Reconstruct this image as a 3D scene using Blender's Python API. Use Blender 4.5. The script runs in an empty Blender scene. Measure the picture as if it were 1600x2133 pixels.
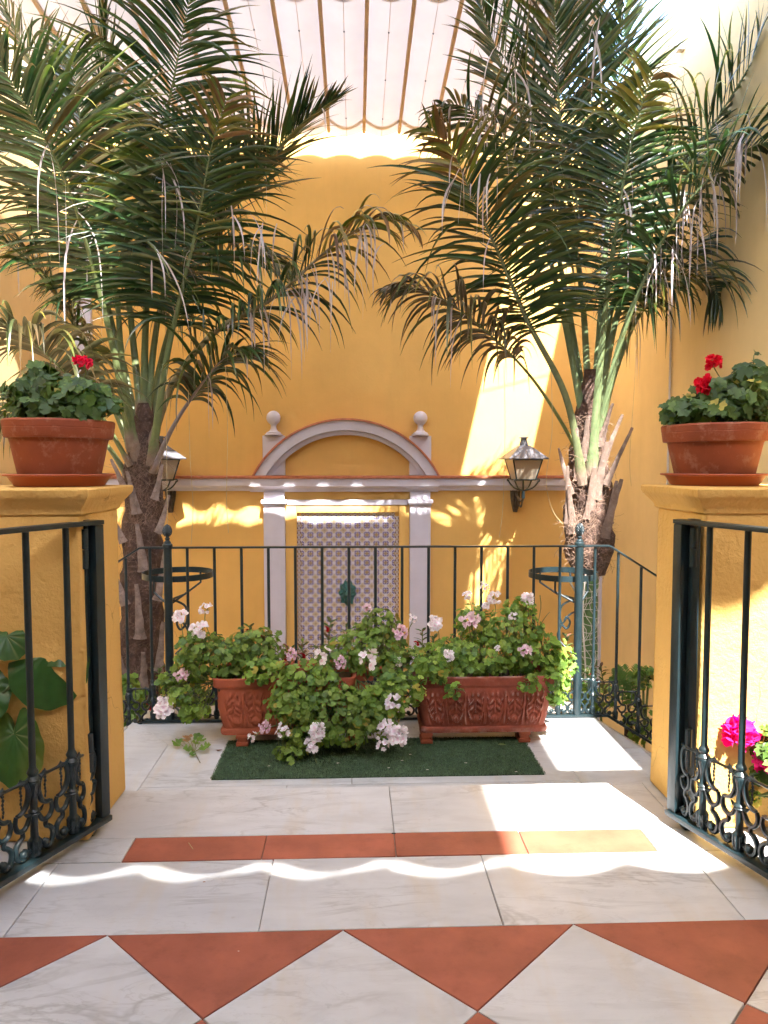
import bpy, bmesh, math, random
from mathutils import Vector, Matrix, noise
R = math.radians
random.seed(7)
sc = bpy.context.scene
COL = sc.collection

# ------------------------------------------------------------------ camera, sky, sun, exposure
EYE = Vector((0.0, 0.0, 1.10))
FPX, PITCH, YAW = 1560.0, 3.61, 2.2          # focal length in photo pixels (1600 x 2133), degrees
cam = bpy.data.cameras.new('camera')
cam.sensor_fit = 'VERTICAL'
cam.sensor_height = 36.0
cam.lens = 36.0 * FPX / 2133.0
cam.clip_start, cam.clip_end = 0.05, 500
camo = bpy.data.objects.new('camera', cam)
COL.objects.link(camo)
camo.location = EYE
camo.rotation_euler = (R(90 - PITCH), 0, R(-YAW))
sc.camera = camo

SUN_DIR = Vector((-0.21, 0.75, -1.0)).normalized()     # the way the light travels
w = bpy.data.worlds.new('World')
sc.world = w
w.use_nodes = True
nt = w.node_tree
nt.nodes.clear()
sky = nt.nodes.new('ShaderNodeTexSky')
sky.sky_type = 'NISHITA'
sky.sun_disc = False
sky.sun_elevation = math.asin(-SUN_DIR.z)
sky.sun_rotation = math.atan2(-SUN_DIR.x, -SUN_DIR.y)
sky.air_density, sky.dust_density, sky.ozone_density = 1.0, 1.2, 1.0
bg = nt.nodes.new('ShaderNodeBackground')
bg.inputs[1].default_value = 0.15
wo = nt.nodes.new('ShaderNodeOutputWorld')
nt.links.new(sky.outputs[0], bg.inputs[0])
nt.links.new(bg.outputs[0], wo.inputs[0])
sun = bpy.data.lights.new('sun', 'SUN')
sun.energy = 2.2
sun.angle = R(0.55)
sun.color = (1.0, 0.97, 0.93)
suno = bpy.data.objects.new('sun', sun)
COL.objects.link(suno)
suno.location = (3, -6, 12)
suno.rotation_euler = SUN_DIR.to_track_quat('-Z', 'Y').to_euler()

sc.view_settings.view_transform = 'Standard'
sc.view_settings.look = 'None'
sc.view_settings.gamma = 1.0
sc.view_settings.use_curve_mapping = False
sc.view_settings.exposure = 3.88
sc.render.engine = 'CYCLES'
sc.cycles.use_denoising = True
sc.cycles.use_adaptive_sampling = True
sc.cycles.adaptive_threshold = 0.03
sc.cycles.max_bounces = 5
sc.cycles.diffuse_bounces = 4
sc.cycles.glossy_bounces = 2
sc.cycles.transmission_bounces = 4
sc.cycles.transparent_max_bounces = 8
sc.cycles.sample_clamp_indirect = 6.0

# ------------------------------------------------------------------ measuring the photograph
_RM = (Matrix.Rotation(R(-YAW), 3, 'Z') @ Matrix.Rotation(R(90 - PITCH), 3, 'X'))
def ray(u, v):
    return _RM @ Vector((u - 800.0, 1066.5 - v, -FPX))
def P(u, v, Y):                     # the point seen at photo pixel u,v on the plane y = Y
    d = ray(u, v)
    return EYE + d * ((Y - EYE.y) / d.y)
def G(u, v, z):                     # ... on the level z
    d = ray(u, v)
    return EYE + d * ((z - EYE.z) / d.z)
def S(px, Y):                       # length of px photo pixels at distance Y
    return px * Y / FPX

# ------------------------------------------------------------------ materials
MATS = {}
def nodes_of(name):
    m = bpy.data.materials.new(name)
    m.use_nodes = True
    t = m.node_tree
    b = t.nodes['Principled BSDF']
    MATS[name] = m
    return m, t, b
def N(t, typ, **kw):
    n = t.nodes.new(typ)
    for k, v in kw.items():
        if k.startswith('i_'):
            n.inputs[int(k[2:]) if k[2:].isdigit() else k[2:]].default_value = v
        else:
            setattr(n, k, v)
    return n
def ramp(t, fac, stops):
    r = t.nodes.new('ShaderNodeValToRGB')
    e = r.color_ramp.elements
    while len(e) < len(stops):
        e.new(0.5)
    for k, (p, c) in enumerate(stops):
        e[k].position = p
        e[k].color = (*c, 1) if len(c) == 3 else c
    t.links.new(fac, r.inputs[0])
    return r.outputs[0]
def mixc(t, fac, a, b, mode='MIX'):
    m = t.nodes.new('ShaderNodeMix')
    m.data_type = 'RGBA'
    m.blend_type = mode
    for sock, val in ((m.inputs[0], fac), (m.inputs[6], a), (m.inputs[7], b)):
        if hasattr(val, 'is_output'):
            t.links.new(val, sock)
        elif isinstance(val, (int, float)):
            sock.default_value = val
        else:
            sock.default_value = (*val, 1)
    return m.outputs[2]
def math_(t, op, a, b=None, c=None, clamp=False):
    m = t.nodes.new('ShaderNodeMath')
    m.operation = op
    m.use_clamp = clamp
    for k, val in enumerate((a, b, c)):
        if val is None:
            continue
        if hasattr(val, 'is_output'):
            t.links.new(val, m.inputs[k])
        else:
            m.inputs[k].default_value = val
    return m.outputs[0]
def pos(t):
    return t.nodes.new('ShaderNodeNewGeometry').outputs['Position']
def tnoise(t, vec, scale, detail=4, rough=0.55, dist=0.0):
    n = N(t, 'ShaderNodeTexNoise')
    n.inputs['Scale'].default_value = scale
    n.inputs['Detail'].default_value = detail
    n.inputs['Roughness'].default_value = rough
    n.inputs['Distortion'].default_value = dist
    t.links.new(vec, n.inputs['Vector'])
    return n.outputs[0]
def bump(t, b, h, strength, dist=0.01):
    n = t.nodes.new('ShaderNodeBump')
    n.inputs['Strength'].default_value = strength
    n.inputs['Distance'].default_value = dist
    t.links.new(h, n.inputs['Height'])
    t.links.new(n.outputs[0], b.inputs['Normal'])
def rnd(t):
    return t.nodes.new('ShaderNodeObjectInfo').outputs['Random']

def simple(name, col, rough=0.6, var=0.15, scale=6.0, bmp=0.0, bscale=60.0, metal=0.0, spec=0.5, per_obj=0.0, dirt=None, dirt_amt=0.4, bdist=0.004):
    m, t, b = nodes_of(name)
    p = pos(t)
    n = tnoise(t, p, scale, 5, 0.6)
    lo = tuple(c * (1 - var) for c in col)
    hi = tuple(min(1, c * (1 + var)) for c in col)
    c = ramp(t, n, [(0.3, lo), (0.7, hi)])
    if dirt:
        d = tnoise(t, p, scale * 2.7, 6, 0.7)
        f = ramp(t, d, [(0.52, (0, 0, 0)), (0.72, (dirt_amt,) * 3)])
        c = mixc(t, f, c, dirt)
    if per_obj:
        v = math_(t, 'MULTIPLY_ADD', rnd(t), per_obj, 1 - per_obj / 2)
        c = mixc(t, 1.0, c, v, 'MULTIPLY')
    t.links.new(c, b.inputs['Base Color'])
    b.inputs['Roughness'].default_value = rough
    b.inputs['Metallic'].default_value = metal
    b.inputs['Specular IOR Level'].default_value = spec
    if bmp:
        bump(t, b, tnoise(t, p, bscale, 5, 0.6), bmp, bdist)
    return m

def stucco(name, col, bmp=0.35, cracks=False):
    m, t, b = nodes_of(name)
    p = pos(t)
    n1 = tnoise(t, p, 1.3, 4, 0.6)
    c = ramp(t, n1, [(0.3, tuple(k * 0.89 for k in col)), (0.7, tuple(min(1, k * 1.06) for k in col))])
    n2 = tnoise(t, p, 6.0, 5, 0.7)
    c = mixc(t, ramp(t, n2, [(0.55, (0, 0, 0)), (0.75, (0.12,) * 3)]), c, tuple(min(1, k * 1.12 + .03) for k in col))
    st = N(t, 'ShaderNodeMapping')
    st.inputs['Scale'].default_value = (9, 9, 0.8)
    t.links.new(p, st.inputs[0])
    n3 = tnoise(t, st.outputs[0], 1.0, 4, 0.65)
    c = mixc(t, ramp(t, n3, [(0.5, (0, 0, 0)), (0.8, (0.13, 0.13, 0.13))]), c, tuple(k * 0.6 for k in col))
    h = tnoise(t, p, 55.0, 4, 0.6)
    h2 = tnoise(t, p, 9.0, 3, 0.5)
    hh = math_(t, 'MULTIPLY_ADD', h2, 1.4, h)
    if cracks:
        v = N(t, 'ShaderNodeTexVoronoi', feature='DISTANCE_TO_EDGE')
        v.inputs['Scale'].default_value = 2.6
        wv = N(t, 'ShaderNodeVectorMath', operation='ADD')
        nn = N(t, 'ShaderNodeTexNoise')
        nn.inputs['Scale'].default_value = 7
        t.links.new(p, nn.inputs['Vector'])
        sca = N(t, 'ShaderNodeVectorMath', operation='SCALE')
        sca.inputs['Scale'].default_value = 0.18
        t.links.new(nn.outputs[1], sca.inputs[0])
        t.links.new(p, wv.inputs[0])
        t.links.new(sca.outputs[0], wv.inputs[1])
        t.links.new(wv.outputs[0], v.inputs['Vector'])
        line = math_(t, 'LESS_THAN', v.outputs['Distance'], 0.0028)
        gate = math_(t, 'GREATER_THAN', tnoise(t, p, 2.2, 2), 0.56)
        cr = math_(t, 'MULTIPLY', line, gate)
        c = mixc(t, math_(t, 'MULTIPLY', cr, 0.45), c, (0.25, 0.13, 0.03))
        hh = math_(t, 'MULTIPLY_ADD', cr, -1.2, hh)
    t.links.new(c, b.inputs['Base Color'])
    b.inputs['Roughness'].default_value = 0.78
    b.inputs['Specular IOR Level'].default_value = 0.3
    bump(t, b, hh, bmp, 0.006)
    return m

OCHRE = (0.75, 0.45, 0.13)
M_wall = stucco('ochre_wall_paint', OCHRE, 0.18)
M_wall_warm = stucco('ochre_side_wall_paint', (0.80, 0.63, 0.33), 0.2)
M_parapet = stucco('ochre_parapet_paint', (0.70, 0.43, 0.125), 0.9, cracks=True)
M_white = simple('white_masonry_paint', (0.57, 0.545, 0.615), 0.65, 0.05, 5, 0.12, 40)
M_coping = simple('terracotta_coping', (0.46, 0.16, 0.08), 0.7, 0.2, 20, 0.2, 60)
M_grout = simple('floor_grout', (0.33, 0.29, 0.25), 0.9, 0.5, 14, 0.3, 90)
M_concrete = simple('grey_mortar', (0.42, 0.38, 0.33), 0.9, 0.2, 8, 0.3, 50)

def marble():
    m, t, b = nodes_of('white_marble')
    p = pos(t)
    oi = t.nodes.new('ShaderNodeObjectInfo')
    off = N(t, 'ShaderNodeVectorMath', operation='SCALE')
    comb = N(t, 'ShaderNodeCombineXYZ')
    for k in range(3):
        t.links.new(oi.outputs['Random'], comb.inputs[k])
    off.inputs['Scale'].default_value = 37.0
    t.links.new(comb.outputs[0], off.inputs[0])
    add = N(t, 'ShaderNodeVectorMath', operation='ADD')
    t.links.new(p, add.inputs[0])
    t.links.new(off.outputs[0], add.inputs[1])
    q = add.outputs[0]
    mp = N(t, 'ShaderNodeMapping')
    mp.inputs['Rotation'].default_value = (0, 0, 0.9)
    mp.inputs['Scale'].default_value = (1.0, 3.2, 1.0)
    t.links.new(q, mp.inputs[0])
    big = tnoise(t, q, 2.0, 4, 0.5)
    c = ramp(t, big, [(0.3, (0.50, 0.515, 0.53)), (0.7, (0.60, 0.61, 0.615))])
    cl = tnoise(t, mp.outputs[0], 4.5, 6, 0.62, 0.4)
    c = mixc(t, ramp(t, cl, [(0.42, (0, 0, 0)), (0.75, (0.45,) * 3)]), c, (0.36, 0.365, 0.37))
    def ridge(sc_, wid, amt, dist):
        n_ = tnoise(t, mp.outputs[0], sc_, 5, 0.6, dist)
        return ramp(t, math_(t, 'ABSOLUTE', math_(t, 'SUBTRACT', n_, 0.5)), [(0.0, (amt,) * 3), (wid, (0, 0, 0))])
    patch = ramp(t, tnoise(t, q, 2.8, 3), [(0.40, (0, 0, 0)), (0.62, (1, 1, 1))])
    c = mixc(t, math_(t, 'MULTIPLY', ridge(1.7, 0.03, 0.55, 1.0), patch), c, (0.27, 0.265, 0.26))
    c = mixc(t, math_(t, 'MULTIPLY', ridge(5.0, 0.02, 0.35, 1.5), patch), c, (0.30, 0.29, 0.28))
    sm = N(t, 'ShaderNodeMapping')
    sm.inputs['Scale'].default_value = (5.5, 1.1, 1.0)
    t.links.new(p, sm.inputs[0])
    stain = ramp(t, tnoise(t, sm.outputs[0], 1.5, 4, 0.6), [(0.52, (0, 0, 0)), (0.75, (0.5,) * 3)])
    c = mixc(t, stain, c, (0.53, 0.44, 0.31))
    spk = ramp(t, tnoise(t, p, 38, 2, 0.5), [(0.72, (0, 0, 0)), (0.80, (0.3,) * 3)])
    c = mixc(t, spk, c, (0.30, 0.25, 0.2))
    v = math_(t, 'MULTIPLY_ADD', oi.outputs['Random'], 0.12, 0.94)
    c = mixc(t, 1.0, c, v, 'MULTIPLY')
    t.links.new(c, b.inputs['Base Color'])
    rr = ramp(t, tnoise(t, p, 12, 4, 0.6), [(0.2, (0.26,) * 3), (0.8, (0.36,) * 3)])
    t.links.new(rr, b.inputs['Roughness'])
    b.inputs['Specular IOR Level'].default_value = 0.35
    bump(t, b, tnoise(t, p, 30, 4, 0.6), 0.05, 0.003)
    return m
M_marble = marble()
M_tile = simple('terracotta_floor_tile', (0.345, 0.104, 0.062), 0.5, 0.22, 6, 0.12, 120, spec=0.35, per_obj=0.24, dirt=(0.22, 0.065, 0.04), dirt_amt=0.5)
M_pot = simple('terracotta_pot', (0.25, 0.060, 0.024), 0.66, 0.2, 7, 0.10, 120, spec=0.3, dirt=(0.44, 0.24, 0.16), dirt_amt=0.55)
M_pot_old = simple('weathered_terracotta', (0.36, 0.10, 0.05), 0.7, 0.3, 9, 0.25, 70, spec=0.25, dirt=(0.55, 0.40, 0.32), dirt_amt=0.38)
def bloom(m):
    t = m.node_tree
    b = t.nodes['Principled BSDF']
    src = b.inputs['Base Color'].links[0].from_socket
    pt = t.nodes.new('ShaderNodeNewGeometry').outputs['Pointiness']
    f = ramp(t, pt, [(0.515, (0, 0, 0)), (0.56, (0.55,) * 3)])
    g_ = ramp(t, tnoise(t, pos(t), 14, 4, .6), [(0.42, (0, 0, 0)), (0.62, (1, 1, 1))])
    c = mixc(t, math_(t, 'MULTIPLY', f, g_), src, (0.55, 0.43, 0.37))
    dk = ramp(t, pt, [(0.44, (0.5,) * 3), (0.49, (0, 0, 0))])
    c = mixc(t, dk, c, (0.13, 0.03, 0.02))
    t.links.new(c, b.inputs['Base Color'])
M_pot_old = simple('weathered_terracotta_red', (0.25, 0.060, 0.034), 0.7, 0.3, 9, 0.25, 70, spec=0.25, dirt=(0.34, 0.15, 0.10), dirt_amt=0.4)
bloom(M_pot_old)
M_pot_box = simple('orange_terracotta', (0.33, 0.085, 0.04), 0.68, 0.2, 8, 0.2, 70, spec=0.25, dirt=(0.28, 0.09, 0.05), dirt_amt=0.4)
M_saucer = simple('plastic_saucer', (0.34, 0.078, 0.032), 0.42, 0.05, 6, 0, spec=0.4)
M_iron = simple('dark_green_iron_paint', (0.011, 0.023, 0.027), 0.34, 0.3, 14, 0.12, 90, spec=0.5, dirt=(0.04, 0.05, 0.05), dirt_amt=0.25)
M_lampmetal = simple('grey_lamp_metal', (0.11, 0.11, 0.125), 0.5, 0.25, 20, 0.08, 90, metal=0.25)
M_rust = simple('rusty_bracket_iron', (0.10, 0.075, 0.05), 0.8, 0.4, 30, 0.5, 60)
M_bronze = simple('verdigris_bronze', (0.05, 0.16, 0.15), 0.5, 0.45, 30, 0.3, 80, metal=0.3)
M_soil = simple('potting_soil', (0.045, 0.030, 0.02), 0.95, 0.3, 40, 0.8, 70)
M_ground = simple('courtyard_paving', (0.50, 0.42, 0.34), 0.85, 0.2, 3, 0.3, 40)
M_seam = simple('awning_webbing', (0.60, 0.46, 0.37), 0.85, 0.1, 8)
M_rope = simple('white_cord', (0.68, 0.64, 0.6), 0.8, 0.1, 30)
M_strand = simple('dry_strand', (0.48, 0.40, 0.22), 0.8, 0.3, 9)
M_litter = simple('dry_petal', (0.62, 0.55, 0.48), 0.8, 0.2, 20)

def glass_frost():
    m, t, b = nodes_of('frosted_lamp_glass')
    b.inputs['Base Color'].default_value = (0.62, 0.52, 0.40, 1)
    b.inputs['Roughness'].default_value = 0.45
    b.inputs['Transmission Weight'].default_value = 0.55
    bump(t, b, tnoise(t, pos(t), 120, 3), 0.3, 0.002)
    return m
M_glass = glass_frost()

def fabric():
    m, t, b = nodes_of('awning_fabric')
    p = pos(t)
    c = ramp(t, tnoise(t, p, 3.0, 5, 0.6), [(0.3, (0.64, 0.59, 0.58)), (0.7, (0.70, 0.645, 0.635))])
    t.nodes.remove(b)
    d = N(t, 'ShaderNodeBsdfDiffuse')
    tr = N(t, 'ShaderNodeBsdfTranslucent')
    mx = N(t, 'ShaderNodeMixShader')
    mx.inputs[0].default_value = 0.08
    t.links.new(c, d.inputs[0])
    t.links.new(c, tr.inputs[0])
    t.links.new(d.outputs[0], mx.inputs[1])
    t.links.new(tr.outputs[0], mx.inputs[2])
    t.links.new(mx.outputs[0], t.nodes['Material Output'].inputs[0])
    return m
M_fabric = fabric()

def leafmat(name, rough=0.4, transl=0.25, spec=0.5, veins=False):
    """colour from the 'Col' attribute (the leaf's own pigment), part diffuse, part translucent"""
    m, t, b = nodes_of(name)
    a = N(t, 'ShaderNodeVertexColor', layer_name='Col')
    c = a.outputs[0]
    v = math_(t, 'MULTIPLY_ADD', tnoise(t, pos(t), 30, 3), 0.7, 0.65)
    c = mixc(t, 1.0, c, v, 'MULTIPLY')
    t.links.new(c, b.inputs['Base Color'])
    b.inputs['Roughness'].default_value = rough
    b.inputs['Specular IOR Level'].default_value = spec
    tr = N(t, 'ShaderNodeBsdfTranslucent')
    hs = N(t, 'ShaderNodeHueSaturation')
    hs.inputs['Value'].default_value = 1.7
    hs.inputs['Saturation'].default_value = 1.1
    t.links.new(c, hs.inputs['Color'])
    t.links.new(hs.outputs[0], tr.inputs[0])
    mx = N(t, 'ShaderNodeMixShader')
    mx.inputs[0].default_value = transl
    t.links.new(b.outputs[0], mx.inputs[1])
    t.links.new(tr.outputs[0], mx.inputs[2])
    t.links.new(mx.outputs[0], t.nodes['Material Output'].inputs[0])
    return m
M_palm = leafmat('palm_leaflet', 0.30, 0.16, 0.65)
M_rachis = leafmat('palm_rachis', 0.4, 0.0, 0.5)
M_leaf = leafmat('geranium_leaf', 0.5, 0.28, 0.4)
M_bigleaf = leafmat('glossy_big_leaf', 0.32, 0.2, 0.5)
M_petal = leafmat('flower_petal', 0.6, 0.35, 0.3)
M_stem = simple('green_stem', (0.13, 0.17, 0.05), 0.6, 0.3, 20)
M_trunk = simple('palm_fibre', (0.075, 0.040, 0.028), 0.9, 0.5, 16, 1.0, 45, dirt=(0.24, 0.16, 0.125), dirt_amt=0.7, bdist=0.02)
M_boot = simple('dry_leaf_base', (0.19, 0.13, 0.10), 0.8, 0.4, 14, 0.8, 70, dirt=(0.36, 0.28, 0.23), dirt_amt=0.6)
M_boot_grey = simple('grey_leaf_base', (0.24, 0.18, 0.15), 0.8, 0.45, 16, 0.9, 80, dirt=(0.10, 0.06, 0.045), dirt_amt=0.7)
M_fibre = simple('palm_fibre_hair', (0.20, 0.125, 0.085), 0.85, 0.4, 30)
M_trunk_green = simple('green_trunk', (0.10, 0.19, 0.06), 0.55, 0.3, 8, 0.2, 30)
M_turf = simple('artificial_turf', (0.10, 0.17, 0.085), 0.7, 0.5, 60)
M_turf_base = simple('turf_backing', (0.022, 0.05, 0.022), 0.95, 0.2, 14)

def azulejo(border=False):
    m, t, b = nodes_of('azulejo_border' if border else 'azulejo_tile')
    tc = N(t, 'ShaderNodeTexCoord')
    sep = N(t, 'ShaderNodeSeparateXYZ')
    t.links.new(tc.outputs['Object'], sep.inputs[0])
    cs = 0.0476 if border else 0.0952
    def cell(o):
        k = math_(t, 'DIVIDE', o, cs)
        if not border:
            k = math_(t, 'ADD', k, 0.5)
        k = math_(t, 'FRACT', k)
        return math_(t, 'SUBTRACT', k, 0.5)
    x, y = cell(sep.outputs[0]), cell(sep.outputs[2])
    r = math_(t, 'SQRT', math_(t, 'ADD', math_(t, 'MULTIPLY', x, x), math_(t, 'MULTIPLY', y, y)))
    th = math_(t, 'ARCTAN2', y, x)
    WHITE, BLUE, YEL = (0.60, 0.57, 0.64), (0.10, 0.07, 0.22), (0.46, 0.34, 0.14)
    if border:
        wv = math_(t, 'SINE', math_(t, 'MULTIPLY', th, 4.0))
        f = math_(t, 'LESS_THAN', math_(t, 'MULTIPLY_ADD', wv, 0.12, r), 0.3)
        c = mixc(t, f, (0.45, 0.34, 0.22), (0.12, 0.09, 0.14))
        ring = math_(t, 'LESS_THAN', math_(t, 'ABSOLUTE', math_(t, 'SUBTRACT', r, 0.42)), 0.05)
        c = mixc(t, ring, c, WHITE)
    else:
        # corners between the circles: ochre diamonds with a dark spot
        ax = math_(t, 'SUBTRACT', 0.5, math_(t, 'ABSOLUTE', x))
        ay = math_(t, 'SUBTRACT', 0.5, math_(t, 'ABSOLUTE', y))
        dd = math_(t, 'ADD', ax, ay)
        c = mixc(t, math_(t, 'LESS_THAN', dd, 0.36), WHITE, YEL)
        c = mixc(t, math_(t, 'LESS_THAN', math_(t, 'ABSOLUTE', math_(t, 'SUBTRACT', dd, 0.20)), 0.03), c, WHITE)
        c = mixc(t, math_(t, 'LESS_THAN', dd, 0.06), c, BLUE)
        c = mixc(t, math_(t, 'LESS_THAN', r, 0.475), c, BLUE)
        ring = math_(t, 'LESS_THAN', math_(t, 'ABSOLUTE', math_(t, 'SUBTRACT', r, 0.425)), 0.05)
        c = mixc(t, ring, c, WHITE)
        lob = math_(t, 'MULTIPLY_ADD', math_(t, 'COSINE', math_(t, 'MULTIPLY', th, 4.0)), 0.09, 0.27)
        pet = math_(t, 'LESS_THAN', math_(t, 'ABSOLUTE', math_(t, 'SUBTRACT', r, lob)), 0.045)
        c = mixc(t, pet, c, WHITE)
        sp = math_(t, 'LESS_THAN', math_(t, 'MULTIPLY_ADD', math_(t, 'COSINE', math_(t, 'MULTIPLY', th, 8.0)), 0.05, r), 0.15)
        c = mixc(t, sp, c, YEL)
        c = mixc(t, math_(t, 'LESS_THAN', r, 0.05), c, BLUE)
    t.links.new(c, b.inputs['Base Color'])
    b.inputs['Roughness'].default_value = 0.22
    return m
M_az = azulejo()
M_azb = azulejo(True)

# ------------------------------------------------------------------ mesh building
class MB:
    def __init__(s):
        s.v, s.f, s.c = [], [], []
        s.col = None
    def add(s, vs, fs, col=None):
        n = len(s.v)
        s.v += [tuple(p) for p in vs]
        s.f += [tuple(n + i for i in f) for f in fs]
        c = col if col is not None else (s.col or (1, 1, 1))
        if isinstance(c, list):
            s.c += c
        else:
            s.c += [c] * len(vs)
        return s
    def box(s, lo, hi, ch=0.0, M=None):
        x0, y0, z0 = lo
        x1, y1, z1 = hi
        if not ch:
            vs = [(x0, y0, z0), (x1, y0, z0), (x1, y1, z0), (x0, y1, z0), (x0, y0, z1), (x1, y0, z1), (x1, y1, z1), (x0, y1, z1)]
            fs = [(0, 3, 2, 1), (4, 5, 6, 7), (0, 1, 5, 4), (1, 2, 6, 5), (2, 3, 7, 6), (3, 0, 4, 7)]
        else:
            bm = bmesh.new()
            bmesh.ops.create_cube(bm, size=1.0)
            for v in bm.verts:
                v.co = Vector(((x0 + x1) / 2 + v.co.x * (x1 - x0), (y0 + y1) / 2 + v.co.y * (y1 - y0), (z0 + z1) / 2 + v.co.z * (z1 - z0)))
            bmesh.ops.bevel(bm, geom=bm.edges[:], offset=ch, segments=2, profile=0.6, affect='EDGES')
            bm.verts.index_update()
            vs = [v.co.copy() for v in bm.verts]
            fs = [[v.index for v in f.verts] for f in bm.faces]
            bm.free()
        if M is not None:
            vs = [M @ Vector(p) for p in vs]
        return s.add(vs, fs)
    def tube(s, pts, rad, n=8, cap=True, flat=1.0, up=None, col=None):
        pts = [Vector(p) for p in pts]
        if not isinstance(rad, (list, tuple)):
            rad = [rad] * len(pts)
        vs, fs, cs = [], [], []
        prev = None
        for i, p in enumerate(pts):
            a, b = pts[max(0, i - 1)], pts[min(len(pts) - 1, i + 1)]
            T = (b - a)
            if T.length < 1e-9:
                T = Vector((0, 0, 1))
            T.normalize()
            ref = up if up is not None else (prev if prev is not None else (Vector((0, 0, 1)) if abs(T.z) < 0.9 else Vector((0, 1, 0))))
            u = ref - T * ref.dot(T)
            if u.length < 1e-6:
                u = Vector((1, 0, 0)) - T * T.x
            u.normalize()
            prev = u
            q = T.cross(u)
            for k in range(n):
                a_ = 2 * math.pi * k / n
                vs.append(p + (u * math.cos(a_) * flat + q * math.sin(a_)) * rad[i])
            if isinstance(col, list):
                cs += [col[i]] * n
        for i in range(len(pts) - 1):
            for k in range(n):
                fs.append((i * n + k, i * n + (k + 1) % n, (i + 1) * n + (k + 1) % n, (i + 1) * n + k))
        if cap:
            fs.append(tuple(range(n - 1, -1, -1)))
            fs.append(tuple((len(pts) - 1) * n + k for k in range(n)))
        return s.add(vs, fs, cs if isinstance(col, list) else col)
    def lathe(s, prof, c=(0, 0, 0), n=32, M=None):
        c = Vector(c)
        vs, fs = [], []
        for (r, z) in prof:
            for k in range(n):
                a = 2 * math.pi * k / n
                vs.append(c + Vector((r * math.cos(a), r * math.sin(a), z)))
        for i in range(len(prof) - 1):
            for k in range(n):
                fs.append((i * n + k, i * n + (k + 1) % n, (i + 1) * n + (k + 1) % n, (i + 1) * n + k))
        fs.append(tuple(range(n - 1, -1, -1)))
        fs.append(tuple((len(prof) - 1) * n + k for k in range(n)))
        if M is not None:
            vs = [M @ v for v in vs]
        return s.add(vs, fs)
    def slab(s, poly, z0, z1, ch=0.003):
        """a stone slab on an anticlockwise outline (x, y), its top edge eased"""
        c = Vector((sum(p[0] for p in poly) / len(poly), sum(p[1] for p in poly) / len(poly)))
        n = len(poly)
        ins = []
        for p in poly:
            d = Vector((p[0], p[1])) - c
            ins.append(c + d * (1 - ch * 1.4 / max(d.length, 1e-4)))
        vs = [(p[0], p[1], z0) for p in poly] + [(p[0], p[1], z1 - ch) for p in poly] + [(p.x, p.y, z1) for p in ins]
        fs = [tuple(range(n - 1, -1, -1)), tuple(2 * n + k for k in range(n))]
        for L in (0, 1):
            for k in range(n):
                fs.append((L * n + k, L * n + (k + 1) % n, (L + 1) * n + (k + 1) % n, (L + 1) * n + k))
        return s.add(vs, fs)
    def extrude_y(s, poly, y0, y1):
        """an outline in x, z pushed through from y0 (front) to y1"""
        n = len(poly)
        vs = [(p[0], y0, p[1]) for p in poly] + [(p[0], y1, p[1]) for p in poly]
        fs = [tuple(range(n)), tuple(2 * n - 1 - k for k in range(n))]
        for k in range(n):
            fs.append((k, n + k, n + (k + 1) % n, (k + 1) % n))
        return s.add(vs, fs)
    def mesh(s, name, smooth=True, angle=35):
        me = bpy.data.meshes.new(name)
        me.from_pydata(s.v, [], s.f)
        me.validate()
        if len(s.c) == len(me.vertices):
            a = me.color_attributes.new('Col', 'FLOAT_COLOR', 'POINT')
            flat = []
            for c in s.c:
                flat += [c[0], c[1], c[2], 1.0]
            a.data.foreach_set('color', flat)
        if smooth:
            me.polygons.foreach_set('use_smooth', [True] * len(me.polygons))
            me.set_sharp_from_angle(angle=R(angle))
        return me
    def build(s, name, mat, parent=None, smooth=True, angle=35, kind=None, label=None):
        return obj(name, s.mesh(name, smooth, angle), mat, parent, kind=kind, label=label)

def fixnormals(me):
    bm = bmesh.new()
    bm.from_mesh(me)
    bmesh.ops.recalc_face_normals(bm, faces=bm.faces[:])
    bm.to_mesh(me)
    bm.free()
def obj(name, me, mat, parent=None, loc=None, kind=None, label=None):
    o = bpy.data.objects.new(name, me)
    COL.objects.link(o)
    if mat is not None and not me.materials:
        me.materials.append(mat)
    if parent is not None:
        o.parent = parent
    if loc is not None:
        o.location = loc
    if kind:
        o['kind'] = kind
    if label:
        o['label'] = label
    return o
def tag(o, label, cat, group=None):
    o['label'] = label
    o['category'] = cat
    if group:
        o['group'] = group
    return o
def thing(name, label, cat, loc=(0, 0, 0), rz=0.0, group=None):
    o = bpy.data.objects.new(name, None)
    COL.objects.link(o)
    o.empty_display_size = 0.1
    o.location = loc
    o.rotation_euler = (0, 0, rz)
    return tag(o, label, cat, group)
def share(name, me, parent, loc=(0, 0, 0), rot=(0, 0, 0), scale=(1, 1, 1)):
    o = bpy.data.objects.new(name, me)
    COL.objects.link(o)
    o.parent = parent
    o.location = loc
    o.rotation_euler = rot
    o.scale = scale
    return o
def cat_rom(pts, n):
    pts = [Vector(p) for p in pts]
    out = []
    L = len(pts) - 1
    for i in range(n + 1):
        t = i / n * L
        k = min(int(t), L - 1)
        f = t - k
        p0, p1, p2, p3 = pts[max(k - 1, 0)], pts[k], pts[k + 1], pts[min(k + 2, L)]
        out.append(0.5 * ((2 * p1) + (p2 - p0) * f + (2 * p0 - 5 * p1 + 4 * p2 - p3) * f * f + (3 * p1 - p0 - 3 * p2 + p3) * f ** 3))
    return out
def U(a, b):
    return random.uniform(a, b)

# ================================================================== THE PLACE
WY = 7.5                                   # front of the far wall
XL, XR = -2.86, 2.50                       # side walls
WTOP = 4.67
GZ = -2.30                                 # courtyard floor, below
PZ = -0.435                                # stair landing
RY = 4.43                                  # line of the landing railing
EDGE = G(815, 1638, 0).y                                # back edge of the terrace

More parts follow.
